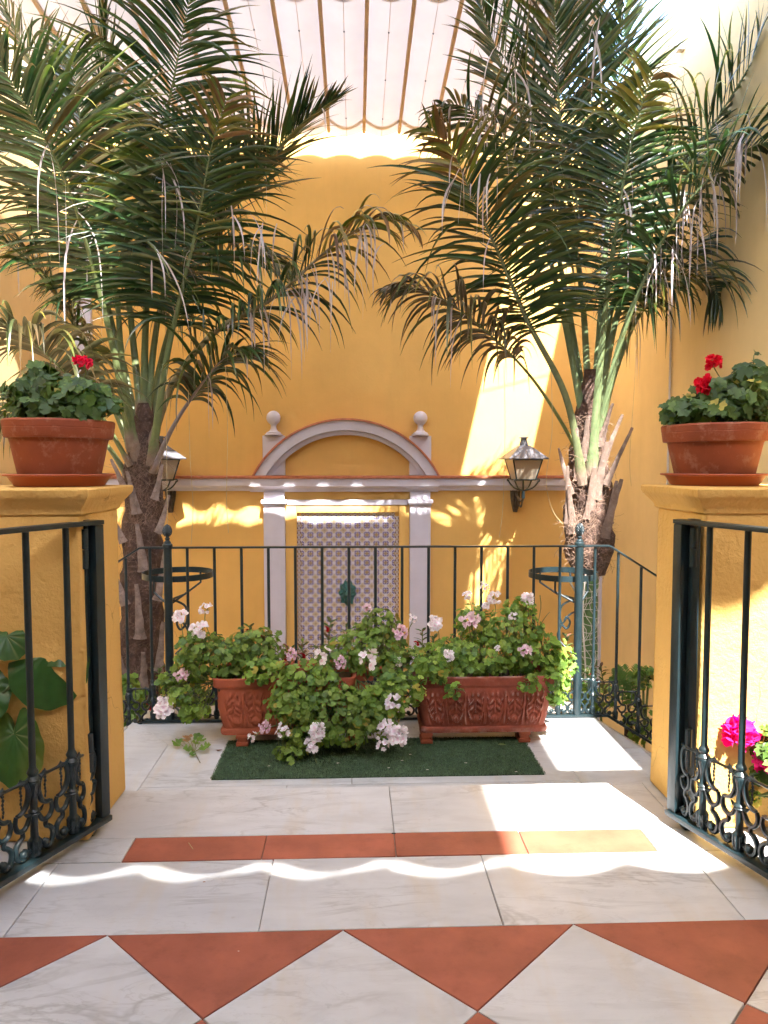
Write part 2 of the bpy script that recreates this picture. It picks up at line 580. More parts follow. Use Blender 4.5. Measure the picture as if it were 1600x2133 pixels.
# ------------------------------------------------------------------ terrace floor
def floor_piece(poly, mat, parent, z1=0.0, name='slab', shrink=0.0013, th=0.02):
    c = Vector((sum(p[0] for p in poly) / len(poly), sum(p[1] for p in poly) / len(poly)))
    q = []
    n = len(poly)
    for i in range(n):                     # inset every edge by the half joint
        a, b, d = Vector(poly[i - 1]), Vector(poly[i]), Vector(poly[(i + 1) % n])
        e1, e2 = (b - a).normalized(), (d - b).normalized()
        n1, n2 = Vector((-e1.y, e1.x)), Vector((-e2.y, e2.x))
        bis = (n1 + n2)
        k = shrink / max(0.25, (1 + n1.dot(n2)) / 2)
        q.append(tuple(b + bis * 0.5 * k + Vector((U(-.0009, .0009), U(-.0009, .0009)))))
    dz = U(-0.0006, 0.0006)
    m = MB().slab([(p[0] - c.x, p[1] - c.y) for p in q], -th, dz, 0.0011)
    o = obj(name, m.mesh(name, False), mat, parent, loc=(c.x, c.y, z1))
    o.rotation_euler = (U(-.0008, .0008), U(-.0008, .0008), 0)
    return o

mb = MB()
mb.box((XL, -3.2, -0.5), (XR, EDGE - 0.02, -0.006))
terrace = mb.build('terrace_floor', M_grout, smooth=False)
terrace['kind'] = 'structure'
Y_A, Y_B, Y_C = G(820, 1735, 0).y, G(825, 1784, 0).y, G(715, 1936, 0).y
def rect(x0, y0, x1, y1):
    return [(x0, y0), (x1, y0), (x1, y1), (x0, y1)]
for x0, x1 in ((-2.0, -0.84), (-0.84, G(816, 1690, 0).x), (G(816, 1690, 0).x, 0.99), (0.99, 2.2)):
    floor_piece(rect(x0, Y_A, x1, EDGE), M_marble, terrace, name='marble_slab', th=0.03)
rx = [G(u, 1762, 0).x for u in (272, 551, 823, 1094, 1363)]
for a, b in zip(rx[:-1], rx[1:]):
    floor_piece(rect(a, Y_B, b, Y_A), M_tile, terrace, name='terracotta_tile')
for x0, x1 in ((-1.6, rx[0]), (rx[-1], 1.9)):
    floor_piece(rect(x0, Y_B, x1, Y_A), M_marble, terrace, name='marble_slab')
cx_ = [-1.45] + [G(u, v, 0).x for u, v in ((68, 1870), (555, 1862), (1025, 1853), (1495, 1848))] + [1.5]
for x0, x1 in zip(cx_[:-1], cx_[1:]):
    floor_piece(rect(x0, Y_C, x1, Y_B), M_marble, terrace, name='marble_slab')
for x0, x1 in ((XL + .01, -2.0), (2.2, XR - .01)):
    floor_piece(rect(x0, Y_A, x1, EDGE), M_marble, terrace, name='marble_slab', th=0.03)
for x0, x1, y0, y1 in ((XL + .01, -1.6, Y_B, Y_A), (1.9, XR - .01, Y_B, Y_A), (XL + .01, -1.45, Y_C, Y_B), (1.5, XR - .01, Y_C, Y_B)):
    floor_piece(rect(x0, y0, x1, y1), M_marble, terrace, name='marble_slab')
hd, x0d = (G(1190, 1925, 0).x - G(220, 1948, 0).x) / 4, G(715, 1936, 0).x
for j in range(0, 8):
    yc = Y_C - hd * j
    for i in range(-3, 4):
        xc = x0d + (2 * i + ((j + 1) % 2)) * hd
        if j == 0:                          # half tiles along the border: terracotta triangles
            xc = x0d + (2 * i + 1) * hd
            floor_piece([(xc, yc - hd), (xc + hd, yc), (xc - hd, yc)], M_tile, terrace, name='terracotta_tile')
        else:
            poly = [(xc, yc - hd), (xc + hd, yc), (xc, yc + hd), (xc - hd, yc)]
            red = (j % 2 == 0)
            # rows alternate marble / terracotta on the diagonal checkerboard
            floor_piece(poly, M_tile if red else M_marble, terrace, name='terracotta_tile' if red else 'marble_slab')

# the two hidden steps, the landing and the side stairs
mb = MB()
mb.box((-1.33, EDGE + 0.002, GZ), (1.45, 2.86, -0.222))
mb.box((-1.33, 2.862, GZ), (1.45, 4.80, PZ - 0.022))
landing = mb.build('stair_landing', M_concrete, smooth=False)
landing['kind'] = 'structure'
floor_piece(rect(-1.33, EDGE, 1.45, 2.88), M_marble, landing, z1=-0.20, name='tread')
bl, br, by = -1.03, 1.09, 4.07
xl, xr, yb, yf = -1.335, 1.45, 4.47, 2.88
floor_piece([(xl, yf), (bl, yf), (bl, by), (xl, yb)], M_marble, landing, z1=PZ, name='marble_slab')
floor_piece([(br, yf), (xr, yf), (xr, yb), (br, by)], M_marble, landing, z1=PZ, name='marble_slab')
floor_piece([(bl, by), (br, by), (xr, yb), (xl, yb)], M_marble, landing, z1=PZ, name='marble_slab')
for a, b in ((bl, -0.33), (-0.33, 0.74), (0.74, br)):
    floor_piece(rect(a, yf, b, 3.52), M_marble, landing, z1=PZ, name='marble_slab')
for a, b in ((bl, -0.02), (-0.02, br)):
    floor_piece(rect(a, 3.52, b, by), M_marble, landing, z1=PZ, name='marble_slab')
for sgn, xe, xw in ((-1, xl, XL), (1, xr, XR)):
    mb = MB()
    n = 9
    k = 0
    x, z = xe, PZ
    steps = []
    while k < n:
        xa, xb = x, x + sgn * 0.28
        z -= 0.18
        if abs(xb) > abs(xw) - 0.02:
            xb = xw - sgn * 0.02
        mb.box((min(xa, xb), 2.9, GZ), (max(xa, xb), 4.38, z - 0.022))
        steps.append((min(xa, xb), max(xa, xb), z))
        x = xb
        k += 1
        if abs(abs(xb) - abs(xw)) < 0.05:
            break
    st = mb.build('stair_flight', M_concrete, smooth=False)
    st['kind'] = 'structure'
    for a, b, z in steps:
        floor_piece(rect(a, 2.9, b, 4.38), M_marble, st, z1=z, name='tread')
    # marble string along the outer side, under the sloping rail
    mb = MB()
    L = abs(xw) - abs(xe) - 0.02
    dz = -L * 0.643
    a, b = xe + sgn * 0.002, xe + sgn * L
    poly = [(a, PZ - 0.004), (b, PZ + dz), (b, PZ + dz - 0.5), (a, PZ - 0.5)]
    if sgn < 0:
        poly = poly[::-1]
    mb.extrude_y(poly, 4.39, 4.47)
    mb.build('stair_string', M_marble, st, smooth=False)

mb = MB()
mb.box((XL - 0.5, -3.6, GZ - 0.2), (XR + 0.5, WY + 0.5, GZ))
g = mb.build('ground', M_ground, smooth=False)
g['kind'] = 'structure'

# ------------------------------------------------------------------ walls
mb = MB()
mb.box((XL - 0.3, WY, GZ), (XR + 0.3, WY + 0.3, WTOP))
bw = mb.build('courtyard_wall', M_wall, smooth=False)
tag(bw, 'tall ochre end wall of the courtyard behind the niche', 'wall')
mb = MB()
mb.box((XR, -3.2, GZ), (XR + 0.3, WY - 0.002, WTOP))
rw = mb.build('courtyard_wall', M_wall_warm, smooth=False)
tag(rw, 'pale ochre side wall on the right, rising to the open sky', 'wall')
mb = MB()
mb.box((XL - 0.3, -3.2, GZ), (XL, WY - 0.002, WTOP + 0.6))
lw = mb.build('courtyard_wall', stucco('pale_ochre_side_wall_paint', (0.76, 0.57, 0.29), 0.2), smooth=False)
tag(lw, 'shaded ochre side wall on the left behind the palm fronds', 'wall')
mb = MB()
mb.box((XL - 0.3, -3.5, GZ), (XR + 0.3, -3.202, 4.45))
hw = mb.build('courtyard_wall', stucco('darkened_house_wall', (0.20, 0.11, 0.06), 0.3), smooth=False)  # unseen wall that encloses the light, kept dark to dim front faces
tag(hw, 'unseen brown house wall behind the viewer, darkened to cut bounce light', 'wall')

mb = MB()
mb.box((XL + 0.002, -3.198, 3.05), (XR - 0.002, -0.56, 3.25))
gr_ = mb.build('added_roof', simple('darkened_roof', (0.12, 0.07, 0.04), 0.7, 0.3, 6), smooth=False)  # unseen roof added to block light from behind the viewer, dark against bounce
gr_['kind'] = 'structure'

def wx(u): return P(u, 970, WY).x
def wz(v): return P(722, v, WY).z
# string course with terracotta coping across the end wall, corner pilasters
def course(x0, x1, d, z0, z1, parent):
    prof = [(0, z0), (d * 0.35, z0), (d * 0.5, z0 + (z1 - z0) * 0.28), (d * 0.85, z0 + (z1 - z0) * 0.36), (d, z0 + (z1 - z0) * 0.45), (d, z1), (0, z1)]
    vs = [(x0, WY - a, b) for a, b in prof] + [(x1, WY - a, b) for a, b in prof]
    n = len(prof)
    fs = [tuple(range(n)), tuple(range(2 * n - 1, n - 1, -1))] + [(k, k + n, (k + 1) % n + n, (k + 1) % n) for k in range(n)]
    return MB().add(vs, fs)
cz0, cz1 = wz(1024), wz(997)
nx0, nx1 = wx(522), wx(912)
for a, b in ((wx(165), nx0 - 0.002), (nx1 + 0.002, wx(1283))):
    course(a, b, 0.09, cz0 + 0.01, cz1, bw).build('cornice', M_white, bw, angle=20)
    MB().box((a, WY - 0.11, cz1 + 0.002), (b, WY - 0.001, cz1 + 0.032), 0.008).build('coping', M_coping, bw)
for u0, u1 in ((1244, 1279), (166, 200)):
    MB().box((wx(u0), WY - 0.05, GZ), (wx(u1), WY - 0.001, cz0 - 0.002), 0.006).build('pilaster', M_white, bw)
    MB().box((wx(u0), WY - 0.05, cz1 + 0.034), (wx(u1), WY - 0.001, WTOP - 0.01), 0.006).build('pilaster', M_white, bw)

# ------------------------------------------------------------------ the tiled wall niche
NC = wx(722)
ni = thing('wall_niche', 'white arched niche with patterned tile panel on the ochre end wall', 'niche', (NC, WY, GZ))
def loc(o):                                 # things built in world coordinates, hung under an Empty
    o.matrix_parent_inverse = Matrix.Translation(-o.parent.location)
    return o
def npart(m, name, mat, **k):
    return loc(m.build(name, mat, ni, **k))
npart(course(nx0, nx1, 0.15, cz0, cz1, ni), 'entablature', M_white, angle=20)
npart(MB().box((nx0 - 0.012, WY - 0.17, cz1 + 0.002), (nx1 + 0.012, WY - 0.001, cz1 + 0.032), 0.008), 'coping', M_coping)
bz0, bz1 = wz(1052), wz(1040)
pil = ((wx(550), wx(594)), (wx(853), wx(896)))
for a, b in pil:
    npart(MB().box((a, WY - 0.085, GZ), (b, WY - 0.001, bz0 - 0.002), 0.006), 'pilaster', M_white)
    npart(MB().box((a + 0.004, WY - 0.08, bz1 + 0.002), (b - 0.004, WY - 0.001, cz0 - 0.002), 0.005), 'pilaster_neck', M_white)
    m = MB().box((a - 0.02, WY - 0.12, bz0 + 0.02), (b + 0.02, WY - 0.001, bz1), 0.006)
    m.box((a - 0.008, WY - 0.10, bz0), (b + 0.008, WY - 0.001, bz0 + 0.018), 0.004)
    npart(m, 'capital', M_white)
    npart(MB().box((a - 0.004, WY - 0.07, cz1 + 0.034), (b + 0.004, WY - 0.001, wz(908)), 0.006), 'plinth', M_white)
    c = ((a + b) / 2, WY - 0.06, wz(908))
    q = S(1, WY)
    prof = [(18 * q, 0.002), (18 * q, 3 * q), (15 * q, 4 * q), (15 * q, 6 * q), (9 * q, 9 * q), (6 * q, 14 * q), (5.5 * q, 20 * q), (7 * q, 23 * q)]
    for k in range(1, 12):
        an = -R(58) + R(148) * k / 11
        prof.append((max(0.002, 14.5 * q * math.cos(an)), 36 * q + 14.5 * q * math.sin(an)))
    npart(MB().lathe(prof, c, 28), 'ball_finial', M_white)
npart(MB().box((pil[0][1] + 0.022, WY - 0.055, bz0 + 0.003), (pil[1][0] - 0.022, WY - 0.001, bz1 - 0.003), 0.006), 'moulding', M_white)
# arch: two white bands and the terracotta lip
AR, sag = S(215, WY), S(99, WY)
acz = cz1 + 0.034 - sag
def arch_band(r0, r1, d0, d1):
    m = MB()
    lo = acz + sag + 0.001
    pts = []
    n = 48
    def arc(r):
        a = math.acos(min(1, sag / r))
        return [(NC + r * math.sin(-a + 2 * a * k / n), acz + r * math.cos(-a + 2 * a * k / n)) for k in range(n + 1)]
    A, B = arc(r0), arc(r1)
    vs = []
    for (p, q_) in zip(A, B):
        vs += [(p[0], WY - d1, p[1]), (q_[0], WY - d1, q_[1]), (q_[0], WY - d0, q_[1]), (p[0], WY - d0, p[1])]
    fs = []
    for k in range(n):
        for e in range(4):
            fs.append((k * 4 + e, k * 4 + (e + 1) % 4, (k + 1) * 4 + (e + 1) % 4, (k + 1) * 4 + e))
    fs += [(0, 1, 2, 3), (n * 4 + 3, n * 4 + 2, n * 4 + 1, n * 4)]
    m.add(vs, fs)
    return m
q = S(1, WY)
npart(arch_band(AR - 24 * q, AR - 4 * q, 0.0, 0.14), 'arch', M_white, angle=20)
npart(arch_band(AR - 33 * q, AR - 24.4 * q, 0.0, 0.09), 'arch_inner_band', M_white, angle=20)
npart(arch_band(AR - 3.7 * q, AR, 0.0, 0.165), 'arch_coping', M_coping, angle=20)
# ochre surround of the tile panel
tx0, tx1, tz1 = wx(618), wx(831), wz(1067)
for lo, hi in (((pil[0][1] + 0.002, WY - 0.045, GZ), (tx0, WY - 0.001, bz0 - 0.001)), ((tx1, WY - 0.045, GZ), (pil[1][0] - 0.002, WY - 0.001, bz0 - 0.001)),
               ((tx0 + 0.002, WY - 0.0445, tz1), (tx1 - 0.002, WY - 0.001, bz0 - 0.001))):
    npart(MB().box(lo, hi, 0.004), 'surround', M_wall)
bwid = S(8, WY)
inx0, inx1 = tx0 + bwid, tx1 - bwid
T = (inx1 - inx0) / 5
cs_scale = T / 0.1904
tm = MB().box((-0.0945, -0.008, -0.0945), (0.0945, 0.0, 0.0945), 0.002).mesh('tile', False)
tm.materials.append(M_az)
ztop = tz1 - bwid
for i in range(5):
    for j in range(11):
        share('wall_tile', tm, ni, (inx0 + T * (i + .5) - NC, -0.004 - U(0, 0.0012), ztop - T * (j + .5) - GZ), (0, U(-.003, .003), 0), (cs_scale,) * 3)
bm_ = MB().box((-bwid / 2 + 0.001, -0.008, -T / 2 + 0.001), (bwid / 2 - 0.001, 0, T / 2 - 0.001), 0.002).mesh('border_tile', False)
bm_.materials.append(M_azb)
for j in range(11):
    for x in (tx0 + bwid / 2, tx1 - bwid / 2):
        share('border_tile', bm_, ni, (x - NC, -0.005, ztop - T * (j + .5) - GZ))
for i in range(5):
    share('border_tile', bm_, ni, (inx0 + T * (i + .5) - NC, -0.005, ztop + bwid / 2 - GZ), (0, R(90), 0))
# verdigris lion mask spout
def mask():
    vs, fs = [], []
    nu, nv = 64, 22
    for j in range(nv + 1):
        rr = j / nv
        for i in range(nu):
            a = 2 * math.pi * i / nu
            x, z = rr * math.sin(a), rr * math.cos(a)
            mane = 1 + (0.10 * math.sin(a * 9 + 4 * rr) if rr > 0.55 else 0)
            X, Z = x * 0.082 * mane, z * 0.112 * mane - (0.02 if z < -.5 else 0)
            h = 0.055 * math.cos(rr * 1.45)
            if rr > 0.5:
                h += 0.012 * math.sin(a * 14 + 9 * rr) * (1 - abs(rr - .8))
            def g_(cx, cz, s, k):
                return k * math.exp(-((x - cx) ** 2 + (z - cz) ** 2) / s ** 2)
            h += g_(0, -.1, .16, .032) + g_(0, .12, .12, .02) + g_(-.24, .28, .14, .022) + g_(.24, .28, .14, .022)
            h -= g_(-.2, .14, .085, .03) + g_(.2, .14, .085, .03) + g_(0, -.36, .13, .04)
            h += g_(-.2, -.18, .14, .016) + g_(.2, -.18, .14, .016) + g_(-.5, .5, .14, .02) + g_(.5, .5, .14, .02)
            vs.append((X, -max(0.0, h) - 0.012, Z))
    for j in range(nv):
        for i in range(nu):
            fs.append((j * nu + i, j * nu + (i + 1) % nu, (j + 1) * nu + (i + 1) % nu, (j + 1) * nu + i))
    fs.append(tuple(nv * nu + k for k in range(nu)))
    return MB().add(vs, fs).mesh('lion_mask')
mk = mask()
mk.materials.append(M_bronze)
c = P(724, 1232, WY)
share('lion_mask', mk, ni, (c.x - NC, -0.012, c.z - GZ))

# ------------------------------------------------------------------ awning
AWZ0, AWS = 4.275, 0.058                    # height at the far edge, rise per metre towards the house
def awz(y): return AWZ0 + (7.40 - y) * AWS
STRIP = 0.334
def awning(y0, y1, x0, n, label, extra=0, y0e=0.0):
    aw = thing('awning', label, 'awning', (x0, y0, awz(y0)))
    ya = y0
    for k in range(n + extra):
        xa = x0 + k * STRIP
        y0 = ya if k < n else y0e
        vs, fs = [], []
        nx, ny = 8, 30
        for j in range(ny + 1):
            for i in range(nx + 1):
                s = i / nx
                bow = math.sin(math.pi * s)
                a, b = y0 + 0.0 - 0.05 * bow, y1 - 0.055 + 0.055 * bow
                y = a + (b - a) * j / ny
                ripple = 0.006 * math.sin((y - y1) * 7.0 + k) * bow
                vs.append((xa + s * STRIP, y, awz(y) - 0.035 * bow + ripple))
        for j in range(ny):
            for i in range(nx):
                p = j * (nx + 1) + i
                fs.append((p, p + 1, p + nx + 2, p + nx + 1))
        loc(MB().add(vs, fs).build('fabric_strip', M_fabric, aw, angle=80))
        # doubled hems, sagging scallops across each strip
        for yh, wd in ((y1 - 0.30, 0.07), (y1 - 2.12, 0.11)):
            if yh < y0 + 0.2:
                continue
            vs, fs = [], []
            for i in range(13):
                s = i / 12
                bow = math.sin(math.pi * s)
                for e in (0, 1):
                    y = yh + 0.10 * bow + e * wd
                    vs.append((xa + s * STRIP, y, awz(y) - 0.035 * bow + 0.012))
            for i in range(12):
                fs.append((2 * i, 2 * i + 1, 2 * i + 3, 2 * i + 2))
            loc(MB().add(vs, fs).build('hem_band', M_fabric, aw, angle=80))
        pts = [(xa + STRIP / 2, y0 + (y1 - y0) * j / 24, awz(y0 + (y1 - y0) * j / 24) - 0.041) for j in range(25)]
        loc(MB().tube(pts, 0.0022, 5).build('stitch_line', M_seam, aw))
        m = MB()
        yy = y1 - 0.35
        while yy > y0:
            m.lathe([(0.005, -0.004), (0.007, 0), (0.005, 0.004)], (xa + STRIP / 2, yy, awz(yy) - 0.043), 8)
            yy -= 0.62
        loc(m.build('eyelets', M_lampmetal, aw, kind='stuff'))
    for k in range(n + extra + 1):
        xa = x0 + k * STRIP
        y0 = ya if k <= n else y0e
        M = Matrix.Translation((xa, y0, awz(y0) - 0.012)) @ Matrix.Rotation(-math.atan(AWS), 4, 'X')
        loc(MB().box((-0.015, 0.0, -0.022), (0.015, (y1 - y0 - 0.055), 0.004), 0.003, M).build('seam', M_seam, aw))
    return aw
awx0 = P(657, 0, 4.9).x - 9 * STRIP + 0.0
awn = 0
while awx0 + (awn) * STRIP < 1.55:
    awn += 1
a0 = 0
while awx0 + a0 * STRIP < XL + 0.50:
    a0 += 1
awx0 += a0 * STRIP
awn -= a0
nx_ = int((awx0 - XL - 0.02) / STRIP)
awning(4.72, 7.40, awx0 - nx_ * STRIP, awn + nx_, 'cream fabric awning with sewn seams stretched over the palms')
nl = sum(1 for k in range(awn) if awx0 + k * STRIP < -1.1)
awning(-1.579, 4.60, awx0 + nl * STRIP, awn - nl - 1, 'cream fabric awning stretched over the terrace above the viewer', 2, -0.85)
awning(3.50, 4.59, awx0, nl, 'unseen cream awning panel over the left stair, cut short to let fill light in')  # unseen left panels, parted so sky and sun fill enters between them
awning(-1.579, 1.70, awx0, nl, 'unseen cream awning panel over the left terrace end, cut short to let fill light in')
val = thing('awning', 'unseen scalloped cream valance above the viewer, added to shape the floor sun band', 'awning', (0, -0.5, 3.27))  # unseen strip added to scallop the near edge of the floor sun band
for k in range(15):
    xa = awx0 + (k - 1) * STRIP
    vs = []
    for i in range(13):
        bow = math.sin(math.pi * i / 12)
        vs += [(xa + STRIP * i / 12, -0.62, 3.27), (xa + STRIP * i / 12, -0.455 - 0.055 * bow, 3.262)]
    loc(MB().add(vs, [(2 * i, 2 * i + 1, 2 * i + 3, 2 * i + 2) for i in range(12)]).build('fabric_strip', M_fabric, val))

# ------------------------------------------------------------------ parapets beside the gate
PY0, PY1 = EDGE - 0.345, EDGE
CAPZ = 1.033
def parapet(x0, x1, inner, label):
    t = thing('parapet', label, 'parapet', ((x0 + x1) / 2, (PY0 + PY1) / 2, 0))
    m = MB()
    def tower(lo, hi, z0, z1, n, bulge):
        return
    bm = bmesh.new()
    bmesh.ops.create_cube(bm, size=1)
    for v in bm.verts:
        v.co = Vector(((x0 + x1) / 2 + v.co.x * (x1 - x0), (PY0 + PY1) / 2 + v.co.y * (PY1 - PY0), 0.48 + v.co.z * 0.955))
    bmesh.ops.bevel(bm, geom=bm.edges[:], offset=0.010, segments=3, profile=0.5, affect='EDGES')
    bmesh.ops.triangulate(bm, faces=bm.faces[:])
    bmesh.ops.subdivide_edges(bm, edges=[e for e in bm.edges if e.calc_length() > 0.15], cuts=7, use_grid_fill=True)
    for v in bm.verts:
        nn = noise.noise(v.co * 5.0)
        v.co += Vector((nn, noise.noise(v.co * 5.0 + Vector((9, 1, 4))), 0)) * 0.0035
        if v.co.z < 0.28:                   # old plinth coat, slightly proud and lumpy
            v.co.x += (0.006 if v.co.x > (x0 + x1) / 2 else -0.006) * min(1, (0.28 - v.co.z) * 40)
    me = bpy.data.meshes.new('shaft')
    bm.to_mesh(me)
    bm.free()
    me.polygons.foreach_set('use_smooth', [True] * len(me.polygons))
    me.set_sharp_from_angle(angle=R(50))
    loc(obj('shaft', me, M_parapet, t))
    # moulded cap, mitred round the corners
    prof = [(0.001, 0.955), (0.007, 0.960), (0.008, 0.968), (0.011, 0.974), (0.020, 0.985), (0.029, 0.996), (0.033, 1.002), (0.036, 1.004), (0.041, 1.014), (0.042, CAPZ - 0.004), (0.038, CAPZ)]
    vs, fs = [], []
    nside = 14
    for (d, z) in prof:
        cs = [(x0 - d, PY0 - d), (x1 + d, PY0 - d), (x1 + d, PY1 + d), (x0 - d, PY1 + d)]
        for k in range(4):
            a, b = Vector(cs[k]), Vector(cs[(k + 1) % 4])
            for j in range(nside):
                p = a.lerp(b, j / nside)
                w_ = noise.noise(Vector((p.x * 6, p.y * 6, z * 9))) * 0.0025
                vs.append((p.x + w_, p.y + w_, z + noise.noise(Vector((p.x * 4, p.y * 4, z * 3 + 7))) * 0.002))
    n = 4 * nside
    for i in range(len(prof) - 1):
        for k in range(n):
            fs.append((i * n + k, i * n + (k + 1) % n, (i + 1) * n + (k + 1) % n, (i + 1) * n + k))
    fs.append(tuple((len(prof) - 1) * n + k for k in range(n)))
    fs.append(tuple(range(n - 1, -1, -1)))
    loc(MB().add(vs, fs).build('cap', M_parapet, t, angle=40))
    return t
parapet(XL + 0.06, G(259, 1646, 0).x, 1, 'ochre parapet with moulded cap on the left of the open gate')
parapet(G(1356, 1629, 0).x, XR - 0.06, -1, 'cracked ochre parapet with moulded cap on the right of the open gate')

# ------------------------------------------------------------------ wrought iron: shared castings
CH = 0.24                                   # height of the cast foot of a baluster
def baluster_mesh(h, r=0.0088):
    m = MB()
    p = [(r * 1.5, 0.0), (r * 1.75, 0.004), (r * 1.6, 0.012), (r * 1.3, 0.02), (r * 1.75, 0.028), (r * 1.75, 0.045), (r * 1.35, 0.05), (r * 1.15, 0.054),
         (r * 1.1, 0.112), (r * 1.5, 0.114), (r * 1.75, 0.118), (r * 1.5, 0.121), (r * 1.75, 0.125), (r * 1.5, 0.129), (r * 1.1, 0.132),
         (r * 1.1, 0.168), (r * 1.3, 0.172), (r * 1.7, 0.186), (r * 1.95, 0.197), (r * 2.05, 0.203), (r * 1.8, 0.207), (r * 2.0, 0.211), (r * 1.65, 0.216),
         (r * 1.2, 0.221), (r * 1.5, 0.226), (r * 1.7, 0.231), (r * 1.45, 0.236), (r * 1.2, CH), (r, CH + 0.006), (r, h)]
    m.lathe(p, (0, 0, 0), 12)
    for k in range(10):                     # flutes on the bottom cup
        a = 2 * math.pi * k / 10
        m.tube([(math.cos(a) * r * 1.72, math.sin(a) * r * 1.72, 0.012), (math.cos(a) * r * 1.8, math.sin(a) * r * 1.8, 0.044)], 0.0018, 5)
    for k in range(6):                      # leaves round the upper bulb
        a = 2 * math.pi * k / 6
        c_, s_ = math.cos(a), math.sin(a)
        m.tube([(c_ * r * 1.25, s_ * r * 1.25, 0.166), (c_ * r * 1.75, s_ * r * 1.75, 0.183), (c_ * r * 2.1, s_ * r * 2.1, 0.2)], [0.002, 0.0045, 0.002], 6)
    return m.mesh('baluster', angle=50)
def scroll_mesh(sp):
    """the cast scrolls that fill the gap between two balusters (left one at x = 0)"""
    half = [(.285, .875), (.20, .88), (.125, .80), (.125, .71), (.185, .61), (.29, .555), (.40, .545)]
    mid = [(.42, .545), (.45, .46), (.40, .385), (.30, .355), (.20, .375), (.13, .44), (.09, .49)]
    low = [(.30, .36), (.275, .30), (.30, .27), (.36, .255), (.44, .20), (.455, .125), (.40, .055), (.30, .03), (.225, .06), (.215, .11), (.26, .125)]
    m = MB()
    for mir in (0, 1):
        def q(pt):
            u, v = pt
            u = 1 - u if mir else u
            return (u * sp, 0, v * CH)
        for path, r0 in ((half, .0070), (mid, .0064), (low, .0068)):
            pts = cat_rom([q(p) for p in path], 22)
            m.tube(pts, [r0 * (0.82 + 0.25 * math.sin(math.pi * k / 22)) for k in range(23)], 7, up=Vector((0, 1, 0)), flat=1.15)
        c = q((.27, .085))
        m.lathe([(0.002, -0.011), (0.008, -0.009), (0.0115, -0.003), (0.0115, 0.003), (0.008, 0.009), (0.002, 0.011)], (0, 0, 0), 12,
                Matrix.Translation(c) @ Matrix.Rotation(R(90), 4, 'X'))
        # hanging husk drop inside the upper loop
        for k in range(6):
            z = .84 - k * .043
            c = Vector(q((.295 + .008 * math.sin(k * 2), z)))
            m.tube([c + Vector((0, 0, .006)), c, c - Vector((0, 0, .005))], [0.0015, 0.0046 - 0.0003 * k, 0.0016], 6)
        # twig along the top to the middle of the gap
        m.tube([q((.08, .90)), q((.20, .885)), q((.285, .90)), q((.36, .885)), q((.52, .885))], [.005, .0042, .0075, .0045, .0042], 7)
        m.tube([q((.285, .90)), q((.30, .945))], [.006, .001], 6)
        m.tube([q((.08, .495)), q((.17, .50)), q((.24, .535))], [.005, .0055, .002], 7)
        m.tube([q((.44, .16)), q((.51, .165))], .0042, 7)
        m.tube([q((.08, .08)), q((.21, .075))], .0045, 7)
    return m.mesh('scroll_casting', angle=50)
M_scroll = {}
def scroll(sp):
    k = round(sp, 4)
    if k not in M_scroll:
        M_scroll[k] = scroll_mesh(sp)
        M_scroll[k].materials.append(M_iron)
    return M_scroll[k]

def pinecone():
    m = MB()
    prof = [(0.020, 0), (0.022, 0.006), (0.016, 0.012), (0.010, 0.018), (0.015, 0.024), (0.016, 0.028), (0.010, 0.034), (0.009, 0.04)]
    m.lathe(prof, (0, 0, 0), 16)
    z0, H = 0.038, 0.075
    core = [(max(0.001, 0.024 * math.sin(math.pi * (0.10 + 0.88 * k / 12)) ** 0.8), z0 + H * k / 12) for k in range(13)]
    m.lathe(core, (0, 0, 0), 16)
    for j in range(9):
        f = 0.08 + 0.86 * j / 8.5
        rr = 0.024 * math.sin(math.pi * (0.10 + 0.88 * f)) ** 0.8
        n = 10
        for k in range(n):
            a = 2 * math.pi * (k + 0.5 * (j % 2)) / n
            d = Vector((math.cos(a), math.sin(a), 0))
            sd = Vector((-d.y, d.x, 0))
            c = d * rr + Vector((0, 0, z0 + H * f))
            s_ = 0.0075 * max(0.45, rr / 0.024)
            m.add([c - sd * s_, c + sd * s_, c + Vector((0, 0, s_ * 1.2)) + d * 0.001, c - Vector((0, 0, s_)) + d * 0.002, c + d * 0.0055], [(0, 3, 4), (3, 1, 4), (1, 2, 4), (2, 0, 4)])
    return m.mesh('pinecone_finial', angle=30)

# ------------------------------------------------------------------ landing railing
RTOP = P(770, 1139, RY).z
BASEZ = PZ + 0.02
rail = thing('landing_railing', 'dark iron railing with scroll castings along the back of the landing', 'railing', (0, RY, PZ))
def rp(m, name, mat=M_iron, **k):
    return loc(m.build(name, mat, rail, **k))
nwl, nwr = P(349, 1140, RY).x, P(1207, 1140, RY).x
cl, cr = P(292, 1142, RY).x, P(1270, 1138, RY).x
LSL = 0.55
def flatbar(a, b, wdt, hgt):
    a, b = Vector(a), Vector(b)
    d = (b - a)
    L = d.length
    d.normalize()
    sd = Vector((0, 1, 0)) - d * d.y
    sd.normalize()
    up = d.cross(sd)
    M = Matrix(((d.x, sd.x, up.x, a.x), (d.y, sd.y, up.y, a.y), (d.z, sd.z, up.z, a.z), (0, 0, 0, 1)))
    return MB().box((0, -wdt / 2, -hgt / 2), (L, wdt / 2, hgt / 2), 0.0018, M)
rp(flatbar((cl, RY, RTOP), (cr, RY, RTOP), 0.04, 0.010), 'handrail')
rp(flatbar((cl, RY, PZ + 0.012), (cr, RY, PZ + 0.012), 0.05, 0.014), 'base_rail')
slopes = ((-1, cl, XL + 0.05), (1, cr, XR - 0.05))
for sgn, xc, xe in slopes:
    dz = -abs(xe - xc) * 0.635
    rp(flatbar((xc, RY, RTOP), (xe, RY, RTOP + dz), 0.04, 0.010), 'handrail')
    rp(flatbar((xc, RY, PZ + 0.012), (xe, RY, PZ + 0.012 + dz), 0.05, 0.014), 'base_rail')
